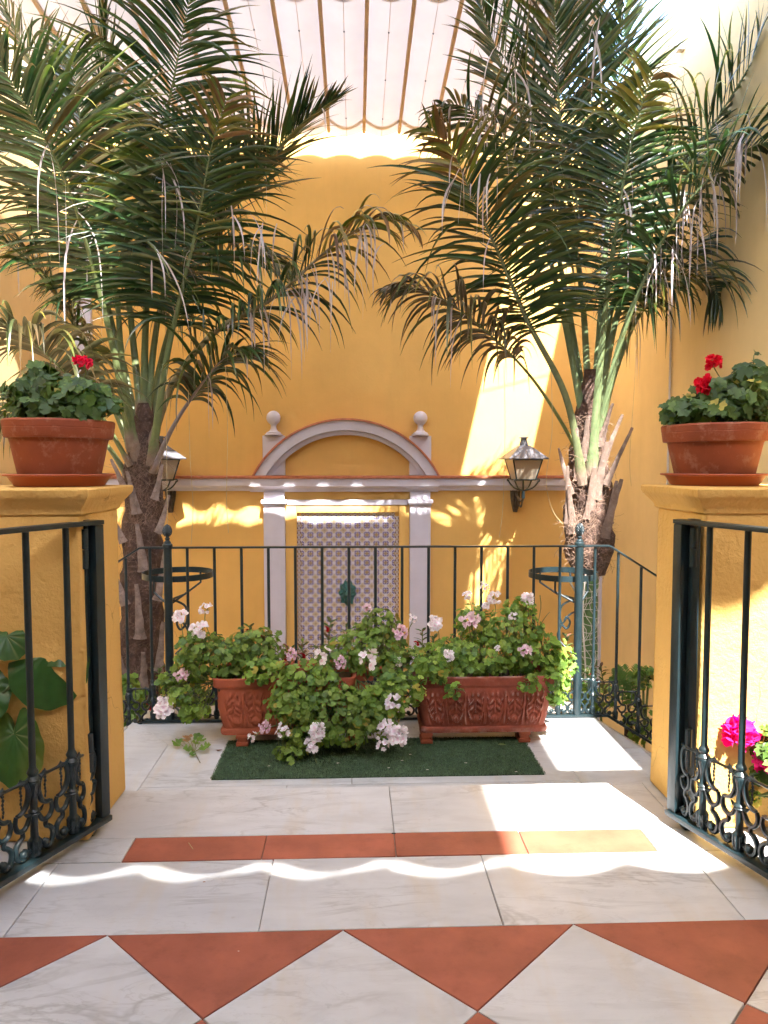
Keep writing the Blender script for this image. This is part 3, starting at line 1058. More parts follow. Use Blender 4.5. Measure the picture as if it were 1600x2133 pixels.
bmesh_ = baluster_mesh(RTOP - BASEZ - 0.006)
bmesh_.materials.append(M_iron)
nb = 15
sp = (nwr - nwl) / 15.45
xs = [nwl + (i + .72) * sp for i in range(nb)]
allx = [(x, 0.0) for x in xs]
for x in xs:
    share('baluster', bmesh_, rail, (x, 0, BASEZ - PZ))
for i in range(nb - 1):
    share('scroll_casting', scroll(sp), rail, (xs[i], 0, BASEZ - PZ))
share('scroll_casting', scroll(xs[0] - nwl), rail, (nwl, 0, BASEZ - PZ))
share('scroll_casting', scroll(nwr - xs[-1]), rail, (xs[-1], 0, BASEZ - PZ))
for sgn, xc, xe, first in ((1, cr, XR - 0.06, P(1240, 1140, RY).x), (-1, cl, XL + 0.06, P(312, 1140, RY).x)):
    x = first
    prev = (nwr if sgn > 0 else nwl, 0.0)
    step = sgn * 0.142
    while (x - xe) * sgn < 0:
        off = -max(0.0, (x - xc) * sgn) * 0.635
        b = share('baluster', bmesh_, rail, (x, 0, BASEZ - PZ + off))
        s_ = share('scroll_casting', scroll(abs(x - prev[0])), rail, (min(x, prev[0]), 0, BASEZ - PZ + (off if sgn < 0 else prev[1])))
        sh = (off - prev[1]) / (x - prev[0])
        if abs(sh) > 1e-4:                  # castings step down with the stair
            s_.location.z = BASEZ - PZ + (off + prev[1]) / 2 - abs(x - prev[0]) * 0.0
        prev = (x, off)
        x += step
cone = pinecone()
cone.materials.append(M_iron)
for x in (nwl, nwr):
    rp(MB().lathe([(0.0245, 0.0), (0.0245, RTOP - PZ - 0.01), (0.03, RTOP - PZ - 0.005), (0.03, RTOP - PZ + 0.012), (0.02, RTOP - PZ + 0.022)], (x, RY, PZ + 0.006), 20), 'newel_post')
    share('pinecone_finial', cone, rail, (x, 0, RTOP - PZ + 0.026))
# flower-pot rings on the outer side
for (u, sgn, xn) in ((371, 1, nwl), (1173, -1, nwr)):
    c = P(u, 1196, RY + 0.235)
    rr = S(72, RY + 0.235)
    m = MB()
    n = 56
    vs, fs = [], []
    for k in range(n):
        a = 2 * math.pi * k / n
        for r_, z_ in ((rr, 0.018), (rr, -0.018), (rr - 0.006, -0.018), (rr - 0.006, 0.018)):
            vs.append((c.x + r_ * math.cos(a), c.y + r_ * math.sin(a), c.z + z_))
    for k in range(n):
        for e in range(4):
            fs.append((k * 4 + e, k * 4 + (e + 1) % 4, ((k + 1) % n) * 4 + (e + 1) % 4, ((k + 1) % n) * 4 + e))
    m.add(vs, fs)
    rp(m, 'pot_ring', angle=40)
    m = MB()
    top = c + Vector((0, 0, -0.018))
    for dx in (-0.10, 0.10):                # two straps under the ring carried by a scrolled arm
        p0 = c + Vector((dx, rr * math.sin(math.acos(abs(dx) / rr)) - 0.004, -0.01))
        p1 = c + Vector((dx, -rr * math.sin(math.acos(abs(dx) / rr)) + 0.004, -0.01))
        lowp = [p0, p0 - Vector((0, 0, 0.06)), p1 - Vector((0, 0, 0.06)), p1]
        m.tube([p0 - Vector((0, 0, 0.0)), p0 - Vector((0, 0, 0.07))], 0.007, 6)
        m.tube([p0 - Vector((0, 0, 0.07)), c + Vector((dx * .6, -0.1, -0.11)), Vector((xn + dx * 0.15, RY + 0.03, c.z - 0.12))], 0.007, 6)
        m.tube([p1, p1 - Vector((0, 0, 0.07)), Vector((xn + dx * 0.2, RY + 0.02, c.z - 0.14))], 0.007, 6)
    rp(m, 'ring_support')
    m = MB()
    sx = xn + sgn * 0.055
    pts = cat_rom([(xn + sgn * .02, RY + .02, c.z - .12), (sx + sgn * .03, RY + .06, c.z - .17), (sx + sgn * .035, RY + .07, c.z - .26), (sx + sgn * .0, RY + .06, c.z - .31),
                   (sx - sgn * .02, RY + .05, c.z - .27), (sx + sgn * .0, RY + .055, c.z - .235), (sx + sgn * .012, RY + .055, c.z - .26)], 30)
    m.tube(pts, 0.007, 7)
    m.tube(cat_rom([(xn + sgn * .02, RY + .02, c.z - .2), (sx - sgn * .0, RY + .05, c.z - .24), (sx + sgn * .05, RY + .07, c.z - .36), (xn + sgn * .03, RY + .02, c.z - .45)], 16), 0.006, 7)
    rp(m, 'bracket_scroll')

# ------------------------------------------------------------------ gate leaves
def gate(hx, hy, ang, flip, label, cat='gate'):
    """local x runs from the hinge along the leaf"""
    H0, H1 = 0.035, 0.925
    t = thing('gate', label, cat, (hx, hy, 0), ang, 'iron gate leaves')
    Lg = 0.84
    MB().box((0.0, -0.019, H1), (Lg, 0.019, H1 + 0.013), 0.002).build('top_rail', M_iron, t)
    MB().box((0.0, -0.024, H0 - 0.004), (Lg, 0.024, H0 + 0.012), 0.003).build('bottom_rail', M_iron, t)
    MB().box((0.0, -0.016, H0 + 0.013), (0.034, 0.016, H1 - 0.001), 0.003).build('stile', M_iron, t)
    MB().box((Lg - 0.03, -0.02, H0 + 0.013), (Lg, 0.02, H1 - 0.001), 0.003).build('stile', M_iron, t)
    bmg = baluster_mesh(H1 - H0 - 0.013, 0.0092)
    bmg.materials.append(M_iron)
    spg = 0.1365
    for k in range(1, 6):
        share('bar', bmg, t, (k * spg - 0.006, 0, H0 + 0.0125))
    for k in range(1, 5):
        share('scroll_casting', scroll(spg), t, (k * spg - 0.006, 0, H0 + 0.0125))
    # the half bay next to the stile
    share('scroll_casting', scroll(spg - 0.040), t, (0.034, 0, H0 + 0.0125))
    return t
def hinge_angle(dx, dy): return math.atan2(dy, dx)
gl = G(222, 1702, 0.035)
gl2 = G(0, 1836, 0.035)
gr = G(1397, 1691, 0.035)
gr2 = G(1600, 1818, 0.035)
al = hinge_angle(gl2.x - gl.x, gl2.y - gl.y)
ar = hinge_angle(gr2.x - gr.x, gr2.y - gr.y)
gate(gl.x, gl.y, al, 1, 'dark iron gate leaf standing open on the left, large leaves behind its bars')
gate(gr.x, gr.y, ar, -1, 'dark iron gate leaf standing open on the right, pink flower behind its bars')
for (xf, gg, lab, s_) in ((-0.80, gl, 'iron hinge post fixed to the left parapet corner', -1), (0.952, gr, 'iron hinge post fixed to the right parapet corner', 1)):
    t = thing('hinge_post', lab, 'post', (gg.x + s_ * 0.036, gg.y - 0.03, 0), 0, 'gate hinge posts')
    MB().box((-0.012, -0.02, 0.0), (0.012, 0.02, 0.94), 0.002).build('post', M_iron, t)
    for z in (0.80, 0.20):
        m = MB().lathe([(0.009, 0), (0.009, 0.055)], (-s_ * 0.012, -0.026, z), 12)
        m.lathe([(0.010, 0.058), (0.010, 0.115)], (-s_ * 0.012, -0.026, z), 12)
        m.build('hinge', M_iron, t)

# ------------------------------------------------------------------ wall lanterns
def lantern(u_wall, rz, label, tilt=0.0):
    base = P(u_wall, 1046, WY)
    t = thing('wall_lantern', label, 'lantern', (base.x, WY, base.z), 0, 'wall lanterns')
    e = Vector((0.0, -0.36, 0.0))
    q = 7.14 / FPX
    zc = lambda v: (P(1095, v, 7.14).z - base.z)
    Mz = Matrix.Translation(e) @ Matrix.Rotation(rz, 4, 'Z')
    def ring(h, z): return [(-h, -h, z), (h, -h, z), (h, h, z), (-h, h, z)]
    def frustum(levels):
        vs, fs = [], []
        for h, z in levels:
            vs += ring(h, z)
        for i in range(len(levels) - 1):
            for k in range(4):
                fs.append((i * 4 + k, i * 4 + (k + 1) % 4, (i + 1) * 4 + (k + 1) % 4, (i + 1) * 4 + k))
        fs += [(3, 2, 1, 0), tuple((len(levels) - 1) * 4 + k for k in range(4))]
        return MB().add([Mz @ Vector(v) for v in vs], fs)
    frustum([(41 * q, zc(957)), (42 * q, zc(955)), (37 * q, zc(951)), (12 * q, zc(929)), (10.5 * q, zc(928))]).build('roof', M_lampmetal, t, smooth=False)
    m = MB().lathe([(10 * q, zc(929)), (7 * q, zc(918)), (6 * q, zc(913)), (10 * q, zc(913)), (9.5 * q, zc(911)), (4 * q, zc(909))], (0, 0, 0), 20, Mz)
    m.build('chimney', M_lampmetal, t)
    hb, ht, zb, zt = 20 * q, 31 * q, zc(999), zc(957)
    cb = [Mz @ Vector(v) for v in ring(hb, zb)]
    ct = [Mz @ Vector(v) for v in ring(ht, zt)]
    for k in range(4):
        a, b, c_, d = cb[k], cb[(k + 1) % 4], ct[(k + 1) % 4], ct[k]
        nrm = (b - a).cross(d - a).normalized() * 0.003
        MB().add([a, b, c_, d, a - nrm, b - nrm, c_ - nrm, d - nrm], [(0, 1, 2, 3), (7, 6, 5, 4), (0, 4, 5, 1), (1, 5, 6, 2), (2, 6, 7, 3), (3, 7, 4, 0)]).build('pane', M_glass, t, smooth=False)
    m = MB()
    for k in range(4):
        m.tube([cb[k], ct[k]], 0.0075, 6)
        m.tube([cb[k], cb[(k + 1) % 4]], 0.008, 6)
        m.tube([ct[k], ct[(k + 1) % 4]], 0.006, 6)
    m.build('frame', M_iron, t)
    zz = zc(1022)
    for k in range(4):
        d = (cb[k] - e)
        d.z = 0
        d.normalize()
        pts = cat_rom([e + d * hb * 1.75 + Vector((0, 0, zc(1000))), e + d * hb * 1.62 + Vector((0, 0, zc(1006))), e + d * hb * 1.0 + Vector((0, 0, zc(1017))), e + Vector((0, 0, zz))], 14)
        curl = cat_rom([e + d * hb * 1.3 + Vector((0, 0, zc(999))), e + d * hb * 1.75 + Vector((0, 0, zc(997.5))), e + d * hb * 1.9 + Vector((0, 0, zc(1001))), e + d * hb * 1.7 + Vector((0, 0, zc(1003)))], 10)
        m = MB().tube(pts, 0.0075, 6)
        m.tube(curl, 0.006, 6)
        m.build('strap', M_iron, t)
    m = MB().lathe([(0.009, zc(1024)), (0.009, zc(1000))], e, 10)
    m.lathe([(0.017, zc(1038)), (0.018, zc(1030)), (0.017, zc(1022))], e, 14)
    m.build('socket', M_iron, t)
    # ornate arm back to the wall
    m = MB()
    m.tube(cat_rom([e + Vector((0, 0, zc(1036))), e + Vector((0, 0.05, zc(1044))), Vector((0, -0.16, zc(1040))), Vector((0, -0.03, zc(1030)))], 18), 0.012, 8)
    m.tube(cat_rom([e + Vector((0, 0.03, zc(1040))), e + Vector((0, 0.08, zc(1056))), Vector((0, -0.2, zc(1054))), Vector((0, -0.18, zc(1044))), Vector((0, -0.22, zc(1046)))], 20), 0.009, 7)
    m.build('arm', M_rust, t)
    vs, fs = [], []
    nu, nv = 22, 16
    for j in range(nv + 1):
        f = j / nv
        wd = 0.055 * (1 - 0.62 * f ** 1.6)
        for i in range(nu + 1):
            s_ = i / nu * 2 - 1
            h = 0.065 * math.sqrt(max(0, 1 - s_ * s_)) * (1 - 0.55 * f) + 0.012 * math.sin(s_ * 11 + f * 5) + 0.012 * noise.noise(Vector((s_ * 5, f * 6, u_wall)))
            vs.append((s_ * wd, -max(0.004, h + 0.006), zc(1024) + (zc(1071) - zc(1024)) * f + 0.006 * noise.noise(Vector((s_ * 4, f * 3, 2)))))
    for j in range(nv):
        for i in range(nu):
            a = j * (nu + 1) + i
            fs.append((a, a + 1, a + nu + 2, a + nu + 1))
    MB().add(vs, fs).build('wall_plate', M_rust, t, angle=60)
    return t
lantern(1073, R(4), 'grey metal wall lantern with frosted panes by the right palm')
lantern(356, R(28), 'grey metal wall lantern half hidden behind the left palm trunk')

# ------------------------------------------------------------------ pots on the parapets
def round_pot(u, v0, v1, Y, label, lab_s, tilt):
    c = P(u, 1012, Y)
    q = S(1, Y)
    z0 = CAPZ + 0.001
    s = thing('pot_saucer', lab_s, 'saucer', (c.x, Y, z0), 0, 'pot saucers')
    R0 = 107 * q
    MB().lathe([(0.78 * R0, 0), (0.80 * R0, 0.001), (0.92 * R0, 20 * q), (R0, 21 * q), (1.01 * R0, 23.5 * q), (R0, 25 * q), (0.93 * R0, 24.5 * q), (0.9 * R0, 21 * q), (0.78 * R0, 5 * q), (0.02, 4.6 * q)], (0, 0, 0), 56).build('dish', M_saucer, s)
    t = thing('flower_pot', label, 'pot', (c.x, Y, z0 + 5 * q), 0, 'terracotta pots on the parapets')
    H = (1005 - v0) * q
    Rt, Rb = 107 * q, 76 * q
    lip = H - 37 * q
    rm = Rb + (Rt - Rb) * 0.56
    prof = [(Rb - 0.004, 0), (Rb, 0.004), (rm, lip - 0.006), (rm + 0.002, lip), (Rt - 5 * q, lip + 0.001), (Rt - 4 * q, lip + 0.004), (Rt - 1.5 * q, lip + 20 * q), (Rt - 2 * q, lip + 21 * q), (Rt - 1.2 * q, lip + 22 * q), (Rt, H - 0.006), (Rt - 0.003, H - 0.001), (Rt - 0.009, H), (Rt - 0.014, H - 0.006), (Rt - 0.02, H - 0.03)]
    m = MB()
    n = 64
    m.lathe(prof, (0, 0, 0), n)
    m.v = [(x * (1 + 0.006 * math.sin(2 * math.atan2(y, x) + u)), y, z + 0.0015 * noise.noise(Vector((x * 12, y * 12, z * 10)))) for x, y, z in m.v]
    m.build('body', M_pot, t, angle=25)
    MB().lathe([(0.01, H - 0.035), (Rt - 0.018, H - 0.032), (Rt - 0.02, H - 0.028), (0.01, H - 0.022)], (0, 0, 0), 32).build('soil', M_soil, t)
    t.rotation_euler = (0, tilt, 0)
    return Vector((c.x, Y, z0 + 5 * q + H)), Rt
lp, lpr = round_pot(126, 877, 0, 2.385, 'terracotta pot with one red bloom on the left parapet', 'terracotta saucer under the pot on the left parapet', R(0.6))
rpt, rpr = round_pot(1487, 882, 0, 2.385, 'terracotta pot with two red blooms on the right parapet', 'terracotta saucer under the pot on the right parapet', R(-0.8))

# ------------------------------------------------------------------ leaves and flowers
def geranium_leaf(m, c, nrm, up, size, col, lobes=7, cup=0.25, sharp=0.0):
    nrm = nrm.normalized()
    a = up - nrm * up.dot(nrm)
    if a.length < 1e-4:
        a = Vector((1, 0, 0)) - nrm * nrm.x
    a.normalize()
    b = nrm.cross(a)
    n = 23
    vs = [c - nrm * size * cup * 0.25]
    cs = [tuple(k * 0.8 for k in col)]
    ph = U(0, 6)
    for k in range(n):
        th = R(22) + R(316) * k / (n - 1)
        wave = abs(math.cos((th - math.pi) * lobes / 2 * 0.95))
        r = size * (0.72 + (0.28 + sharp) * (wave ** 0.6) - 0.10 * (abs(th - math.pi) / math.pi) ** 2) * U(.93, 1.07)
        bend = cup * (0.6 + 0.4 * math.sin(2 * th + ph)) * size * U(0.6, 1.1)
        vs.append(c + (a * math.cos(th) * -1 + b * math.sin(th)) * r + nrm * bend)
        g = U(0.9, 1.15)
        cs.append(tuple(k * g for k in col))
    vs.append(c + (a * -1) * size * 0.10)
    cs.append(col)
    fs = [(0, k, k + 1) for k in range(1, n)] + [(0, n, n + 1), (0, n + 1, 1)]
    m.add(vs, fs, cs)
def flower_mesh(seed, col, col2, n=9, r=0.5, pet=0.25):
    """an umbel: loose five-petalled florets on thin pedicels, some open, some in bud"""
    rs = random.Random(seed)
    m = MB()
    root = Vector((0, 0, -0.45))
    for k in range(n):
        ph = k * 2.39996 + rs.uniform(-.4, .4)
        y = 1 - (k + 0.3) / n * rs.uniform(.95, 1.15)
        rr = math.sqrt(max(0, 1 - y * y))
        d = Vector((rr * math.cos(ph), rr * math.sin(ph), y * .8 + .1))
        d.normalize()
        c = Vector((d.x * r * .78, d.y * r * .78, d.z * r * .55)) * rs.uniform(0.7, 1.15)
        m.tube([root, root.lerp(c, .5) + d * .05, c], 0.014, 4, cap=False, col=(0.15, 0.17, 0.06))
        d = (d + Vector((rs.uniform(-.5, .5), rs.uniform(-.5, .5), rs.uniform(-.2, .5)))).normalized()
        a = Matrix.Rotation(rs.uniform(0, 6.28), 3, d) @ d.orthogonal().normalized()
        b = d.cross(a)
        op = rs.choice((.25, .35, .5, .5, .9, 1.6))
        for j in range(5):
            an = 2 * math.pi * j / 5 + rs.uniform(-.25, .25)
            e = (a * math.cos(an) + b * math.sin(an) + d * op * rs.uniform(.5, 1.2)).normalized()
            sd = d.cross(e).normalized()
            nn = sd.cross(e)
            L = pet * rs.uniform(0.75, 1.25)
            wdt = L * rs.uniform(.36, .5)
            f = rs.uniform(0.8, 1.1)
            cc = tuple(min(1, x * f) for x in col)
            vs = [c, c + e * L * .5 - sd * wdt, c + e * L * .5 + nn * L * .10, c + e * L * .5 + sd * wdt,
                  c + e * L * .92 - sd * wdt * .75 - nn * L * rs.uniform(0, .25), c + e * L * 1.03 - nn * L * rs.uniform(0, .2), c + e * L * .92 + sd * wdt * .75 - nn * L * rs.uniform(0, .25)]
            m.add(vs, [(0, 1, 2), (0, 2, 3), (1, 4, 5, 2), (2, 5, 6, 3)], [col2] + [cc] * 6)
    for k in range(4):
        ph = rs.uniform(0, 6.28)
        c = Vector((math.cos(ph) * r * .6, math.sin(ph) * r * .6, rs.uniform(-.15, .1)))
        m.tube([root, c, c + Vector((0, 0, .10))], [.012, .03, .006], 5, col=(0.16, 0.2, 0.07))
    return m.mesh('flower_head', angle=60)
FL = {'white': [flower_mesh(s, (0.86, 0.81, 0.83), (0.68, 0.50, 0.58), n) for s, n in ((1, 11), (2, 7), (3, 15), (4, 5), (5, 9), (6, 13))],
      'pinkish': [flower_mesh(11, (0.78, 0.60, 0.68), (0.5, 0.18, 0.35), 13), flower_mesh(12, (0.78, 0.64, 0.70), (0.5, 0.2, 0.35), 9)],
      'red': [flower_mesh(21, (0.62, 0.012, 0.03), (0.35, 0.0, 0.01), 9, 0.5, 0.36), flower_mesh(22, (0.66, 0.015, 0.04), (0.35, 0.0, 0.01), 13, 0.5, 0.34)],
      'rose': [flower_mesh(31, (0.70, 0.02, 0.07), (0.4, 0.0, 0.02), 18, 0.5, 0.3)],
      'pink': [flower_mesh(41, (0.80, 0.03, 0.28), (0.5, 0.01, 0.12), 26, 0.5, 0.30), flower_mesh(42, (0.80, 0.06, 0.38), (0.5, 0.01, 0.12), 9, 0.5, 0.36)],
      'small': [flower_mesh(51, (0.32, 0.010, 0.016), (0.2, 0.0, 0.01), 3, 0.45, 0.36)]}
for k in FL.values():
    for me in k:
        me.materials.append(M_petal)
FI = [0]
def flower(parent, kind, p, size, stem_to=None, name='flower_head', facing=(0, -0.55, 0.85)):
    FI[0] += 1
    me = FL[kind][FI[0] % len(FL[kind])]
    o = share(name, me, parent, p - parent.location)
    q = Vector(facing) + Vector((U(-.35, .35), U(-.25, .25), U(-.25, .25)))
    o.rotation_euler = q.to_track_quat('Z', 'Y').to_euler()
    o.scale = (size, size, size)
    return o
GREENS = [(0.16, 0.26, 0.035), (0.13, 0.225, 0.032), (0.19, 0.30, 0.05), (0.09, 0.175, 0.03), (0.23, 0.33, 0.06)]
DARKG = [(0.050, 0.10, 0.020), (0.062, 0.12, 0.022), (0.038, 0.082, 0.018), (0.085, 0.15, 0.026)]
def stems_to(m, a, b, r=0.0022, sagg=0.02):
    mid = a.lerp(b, 0.5) + Vector((U(-.02, .02), U(-.02, .02), -sagg * U(0.2, 1) + 0.02))
    m.tube(cat_rom([a, mid, b], 6), [r * 1.1] * 3 + [r] * 4, 4, cap=False)
def leafy(parent, blobs, roots, size, cols, density=1.0, sharp=0.0, name='foliage', stems=True, up_bias=0.5, lobes=7):
    """blobs: (centre, radii); leaves crowd each blob's shell and thin out inward"""
    m, sm = MB(), MB()
    for (c, rad, n) in blobs:
        c, rad = Vector(c), Vector(rad)
        tone = U(0.8, 1.2)
        for k in range(int(n * density * 1.45)):
            d = Vector((random.gauss(0, 1), random.gauss(0, 1), random.gauss(0, 1))).normalized()
            f = U(0.45, 1.08) ** 0.6
            f *= 1 + 0.35 * noise.noise(c * 3 + d * 2.1)
            p = c + Vector((d.x * rad.x, d.y * rad.y, d.z * rad.z)) * f
            nr = d * 0.7 + Vector((0, -0.35, up_bias)) + Vector((U(-.5, .5), U(-.5, .5), U(-.4, .4)))
            s = size * U(0.42, 1.1)
            col = random.choice(cols)
            if random.random() < 0.03:
                col = (0.32, 0.28, 0.05)
            g = U(0.75, 1.2) * tone
            geranium_leaf(m, p, nr, Vector((U(-1, 1), U(-1, 1), U(-.3, 1))), s, tuple(x * g for x in col), lobes, U(0.1, 0.35), sharp)
            if stems and k % 3 == 0:
                rt = min(roots, key=lambda r_: (Vector(r_) - p).length + U(0, .05))
                q = p.lerp(Vector(rt), 0.45) + Vector((U(-.02, .02), U(-.02, .02), U(-.01, .03)))
                sm.tube([p, p.lerp(q, .5) - Vector((0, 0, .008)), q], 0.0017, 4, cap=False)
        for k in range(max(2, int(n / 40))):
            rt = min(roots, key=lambda r_: (Vector(r_) - c).length)
            d = Vector((U(-1, 1), U(-1, 1), U(-1, 1)))
            p = c + Vector((d.x * rad.x, d.y * rad.y, d.z * rad.z)) * 0.7
            stems_to(sm, Vector(rt), p, 0.0032)
    o = loc(m.build(name, M_leaf, parent, angle=80, kind='stuff'))
    if stems:
        loc(sm.build('stems', M_stem, parent, kind='stuff'))
    return o
def bl_px(u, v, ru, rv, Y, ry, n):
    c = P(u, v, Y)
    return (c, (S(ru, Y), ry, S(rv, Y)), n)

# geraniums in the two round pots
t = thing('potted_geranium', 'geranium with one red bloom growing in the left parapet pot', 'geranium', lp - Vector((0, 0, 0.02)), 0)
Yp = 2.385
leafy(t, [bl_px(126, 855, 95, 28, Yp, 0.13, 150), bl_px(100, 815, 75, 32, Yp, 0.10, 130), bl_px(165, 822, 65, 30, Yp, 0.10, 110), bl_px(85, 780, 30, 22, Yp, .06, 22), bl_px(215, 845, 35, 22, Yp, 0.06, 34), bl_px(35, 832, 26, 18, Yp, .05, 18)],
      [lp + Vector((U(-.08, .08), U(-.05, .05), -0.02)) for _ in range(5)], 0.024, DARKG, sharp=0.14)
flower(t, 'rose', P(173, 757, Yp), 0.05, facing=(0, -.3, 1))
m = MB()
stems_to(m, P(173, 764, Yp), P(166, 815, Yp), 0.002, 0)
stems_to(m, P(104, 745, Yp), P(100, 790, Yp), 0.0022, 0)
loc(m.build('flower_stem', M_stem, t, kind='stuff'))
t = thing('potted_geranium', 'geranium with two red blooms growing in the right parapet pot', 'geranium', rpt - Vector((0, 0, 0.02)), 0)
leafy(t, [bl_px(1480, 858, 90, 26, Yp, 0.13, 130), bl_px(1440, 850, 55, 24, Yp, 0.09, 60), bl_px(1535, 830, 60, 36, Yp, 0.11, 100), bl_px(1560, 785, 45, 26, Yp, 0.08, 44), bl_px(1500, 820, 50, 26, Yp, .09, 60), bl_px(1585, 850, 36, 30, Yp, .08, 46), bl_px(1395, 860, 22, 16, Yp, .04, 9)],
      [rpt + Vector((U(-.08, .08), U(-.05, .05), -0.02)) for _ in range(5)], 0.025, DARKG, sharp=0.14)
for (u, v, s_) in ((1486, 757, .048), (1468, 802, .05)):
    flower(t, 'red', P(u, v, Yp - .03), s_, facing=(-.2, -.8, .6))
m = MB()
stems_to(m, P(1488, 764, Yp - .02), P(1508, 800, Yp), 0.0019, 0)
stems_to(m, P(1468, 806, Yp - .02), P(1480, 830, Yp), 0.0019, 0)
stems_to(m, P(1578, 735, Yp), P(1570, 775, Yp), 0.002, 0)
loc(m.build('flower_stem', M_stem, t, kind='stuff'))
m = MB()
for k in range(6):
    geranium_leaf(m, P(1578 + U(-6, 6), 737 + U(-6, 4), Yp), Vector((U(-1, 1), U(-1, 0), 1)), Vector((U(-1, 1), 0, 1)), .008, DARKG[1])
loc(m.build('bud', M_leaf, t))

# ------------------------------------------------------------------ terracotta window boxes
LOBES = [(0.0, 0.048, 0.0, 0.030, 0.022), (0.030, 0.060, -0.35, 0.040, 0.007), (0.026, 0.118, 0.75, 0.026, 0.010), (0.044, 0.100, -0.12, 0.062, 0.006),
         (0.024, 0.160, 0.65, 0.028, 0.011), (0.041, 0.165, -0.2, 0.045, 0.006), (0.016, 0.208, 0.12, 0.020, 0.009), (0.0, 0.125, 0.0, 0.045, 0.006)]
def relief(u, v):
    """acanthus relief on the front: u along (in bays), v 0..1 up"""
    x = ((u % 1.0) * 2 - 1) * 0.0625
    z = v * 0.25
    h = 0.75 * math.exp(-((abs(x) - 0.0585) / 0.0035) ** 2) * (1 if v < .93 else 0)
    ax = abs(x)
    for (cx, cz, an, L, W_) in LOBES:
        ca, sa = math.cos(an), math.sin(an)
        dx, dz = ax - cx, z - cz
        a, b = dz * ca - dx * sa, dx * ca + dz * sa
        e = (a / L) ** 2 + (b / W_) ** 2
        if e < 1:
            h = max(h, math.sqrt(1 - e) * (1 - 0.30 * math.exp(-(b / (W_ * .22)) ** 2)))
    e = math.hypot(ax / 0.030, (z - 0.048) / 0.042)
    h = max(h, .55 * math.exp(-((e - 1.15) / .10) ** 2))
    return h
def window_box(cx, Yf, wt, dt, H, z0, bays, mat, label, rz=0.0):
    t = thing('planter_box', label, 'planter', (cx, Yf + dt / 2, z0), rz, 'terracotta window boxes')
    ns, nr = 190, 46
    def loop(wd, dp, rc, z, amt, v):
        pts = []
        hw, hd_ = wd / 2, dp / 2
        per = [(-hw + rc, -hd_), (hw - rc, -hd_), (hw, -hd_ + rc), (hw, hd_ - rc), (hw - rc, hd_), (-hw + rc, hd_), (-hw, hd_ - rc), (-hw, -hd_ + rc)]
        nf, nc, nsd, nbk = 110, 6, 20, 22
        for k in range(nf):
            f = k / nf
            x = per[0][0] + (per[1][0] - per[0][0]) * f
            pts.append((x, -hd_ - amt * 0.013 * relief(f * bays, v), z))
        def corner(cx_, cy_, a0):
            for k in range(nc):
                a = a0 + math.pi / 2 * k / nc
                pts.append((cx_ + rc * math.cos(a), cy_ + rc * math.sin(a), z))
        corner(hw - rc, -hd_ + rc, -math.pi / 2)
        for k in range(nsd):
            f = k / nsd
            pts.append((hw + amt * 0.009 * relief(f * 2, v), -hd_ + rc + (dp - 2 * rc) * f, z))
        corner(hw - rc, hd_ - rc, 0)
        for k in range(nbk):
            pts.append((hw - rc - (wd - 2 * rc) * k / nbk, hd_, z))
        corner(-hw + rc, hd_ - rc, math.pi / 2)
        for k in range(nsd):
            f = k / nsd
            pts.append((-hw - amt * 0.009 * relief(f * 2, v), hd_ - rc - (dp - 2 * rc) * f, z))
        corner(-hw + rc, -hd_ + rc, math.pi)
        return pts
    rows = [(0.80, 0.0, 0, 0)]
    rows.append((0.895, 0.0, 0, 0)); rows.append((0.905, 0.008, 0, 0)); rows.append((0.905, 0.022, 0, 0)); rows.append((0.885, 0.030, 0, 0))
    for k in range(34):
        f = k / 33
        sc_ = 0.86 + 0.075 * f ** 0.8 + 0.02 * math.sin(f * math.pi)
        rows.append((sc_, 0.034 + (H * 0.80 - 0.034) * f, 1 if 1 < k < 32 else 0, f))
    rows += [(0.945, H * 0.81, 0, 0), (0.985, H * 0.835, 0, 0), (0.995, H * 0.86, 0, 0), (0.99, H * 0.93, 0, 0), (1.0, H * 0.96, 0, 0), (1.0, H * 0.99, 0, 0), (0.985, H, 0, 0), (0.955, H - 0.002, 0, 0), (0.945, H - 0.02, 0, 0), (0.94, H - 0.05, 0, 0)]
    vs, fs = [], []
    for (s_, z, amt, v) in rows:
        L = loop(wt * s_ if s_ > .8 else wt * .8, dt * s_, 0.035, z, amt, v)
        vs += L
    n = len(L)
    for i in range(len(rows) - 1):
        for k in range(n):
            fs.append((i * n + k, i * n + (k + 1) % n, (i + 1) * n + (k + 1) % n, (i + 1) * n + k))
    fs.append(tuple(range(n - 1, -1, -1)))
    vs = [(x + 0.002 * noise.noise(Vector((x * 7, y * 7, z * 9 + cx))), y + 0.002 * noise.noise(Vector((x * 7 + 5, y * 7, z * 9))), z) for x, y, z in vs]
    MB().add(vs, fs).build('body', mat, t, angle=50)
    MB().box((-wt * .46, -dt * .45, H - 0.08), (wt * .46, dt * .45, H - 0.045), 0.01).build('soil', M_soil, t)
    return t
def pot_foot(x, y, box):
    q = 0.033
    m = MB()
    z = PZ + 0.013
    m.box((x - q, y - 0.05, z), (x + q, y + 0.05, z + 0.022), 0.004)
    m.box((x - q * .8, y - 0.045, z + 0.0225), (x + q * .8, y + 0.05, z + 0.040), 0.004)
    m.box((x - q, y - 0.05, z + 0.0405), (x + q, y + 0.05, z + 0.061), 0.004)
    return loc(m.build('foot', M_pot_box, box))
FZ = PZ + 0.013 + 0.0615
YF = 3.97
cR = P(1011, 1480, YF)
wR = S(305, YF)
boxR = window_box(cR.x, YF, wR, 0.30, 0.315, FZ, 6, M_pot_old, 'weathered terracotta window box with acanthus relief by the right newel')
cL = P(592, 1480, YF)
boxL = window_box(cL.x, YF + 0.01, wR, 0.30, 0.315, FZ, 6, M_pot_box, 'orange terracotta window box with acanthus relief half buried in geranium leaves')
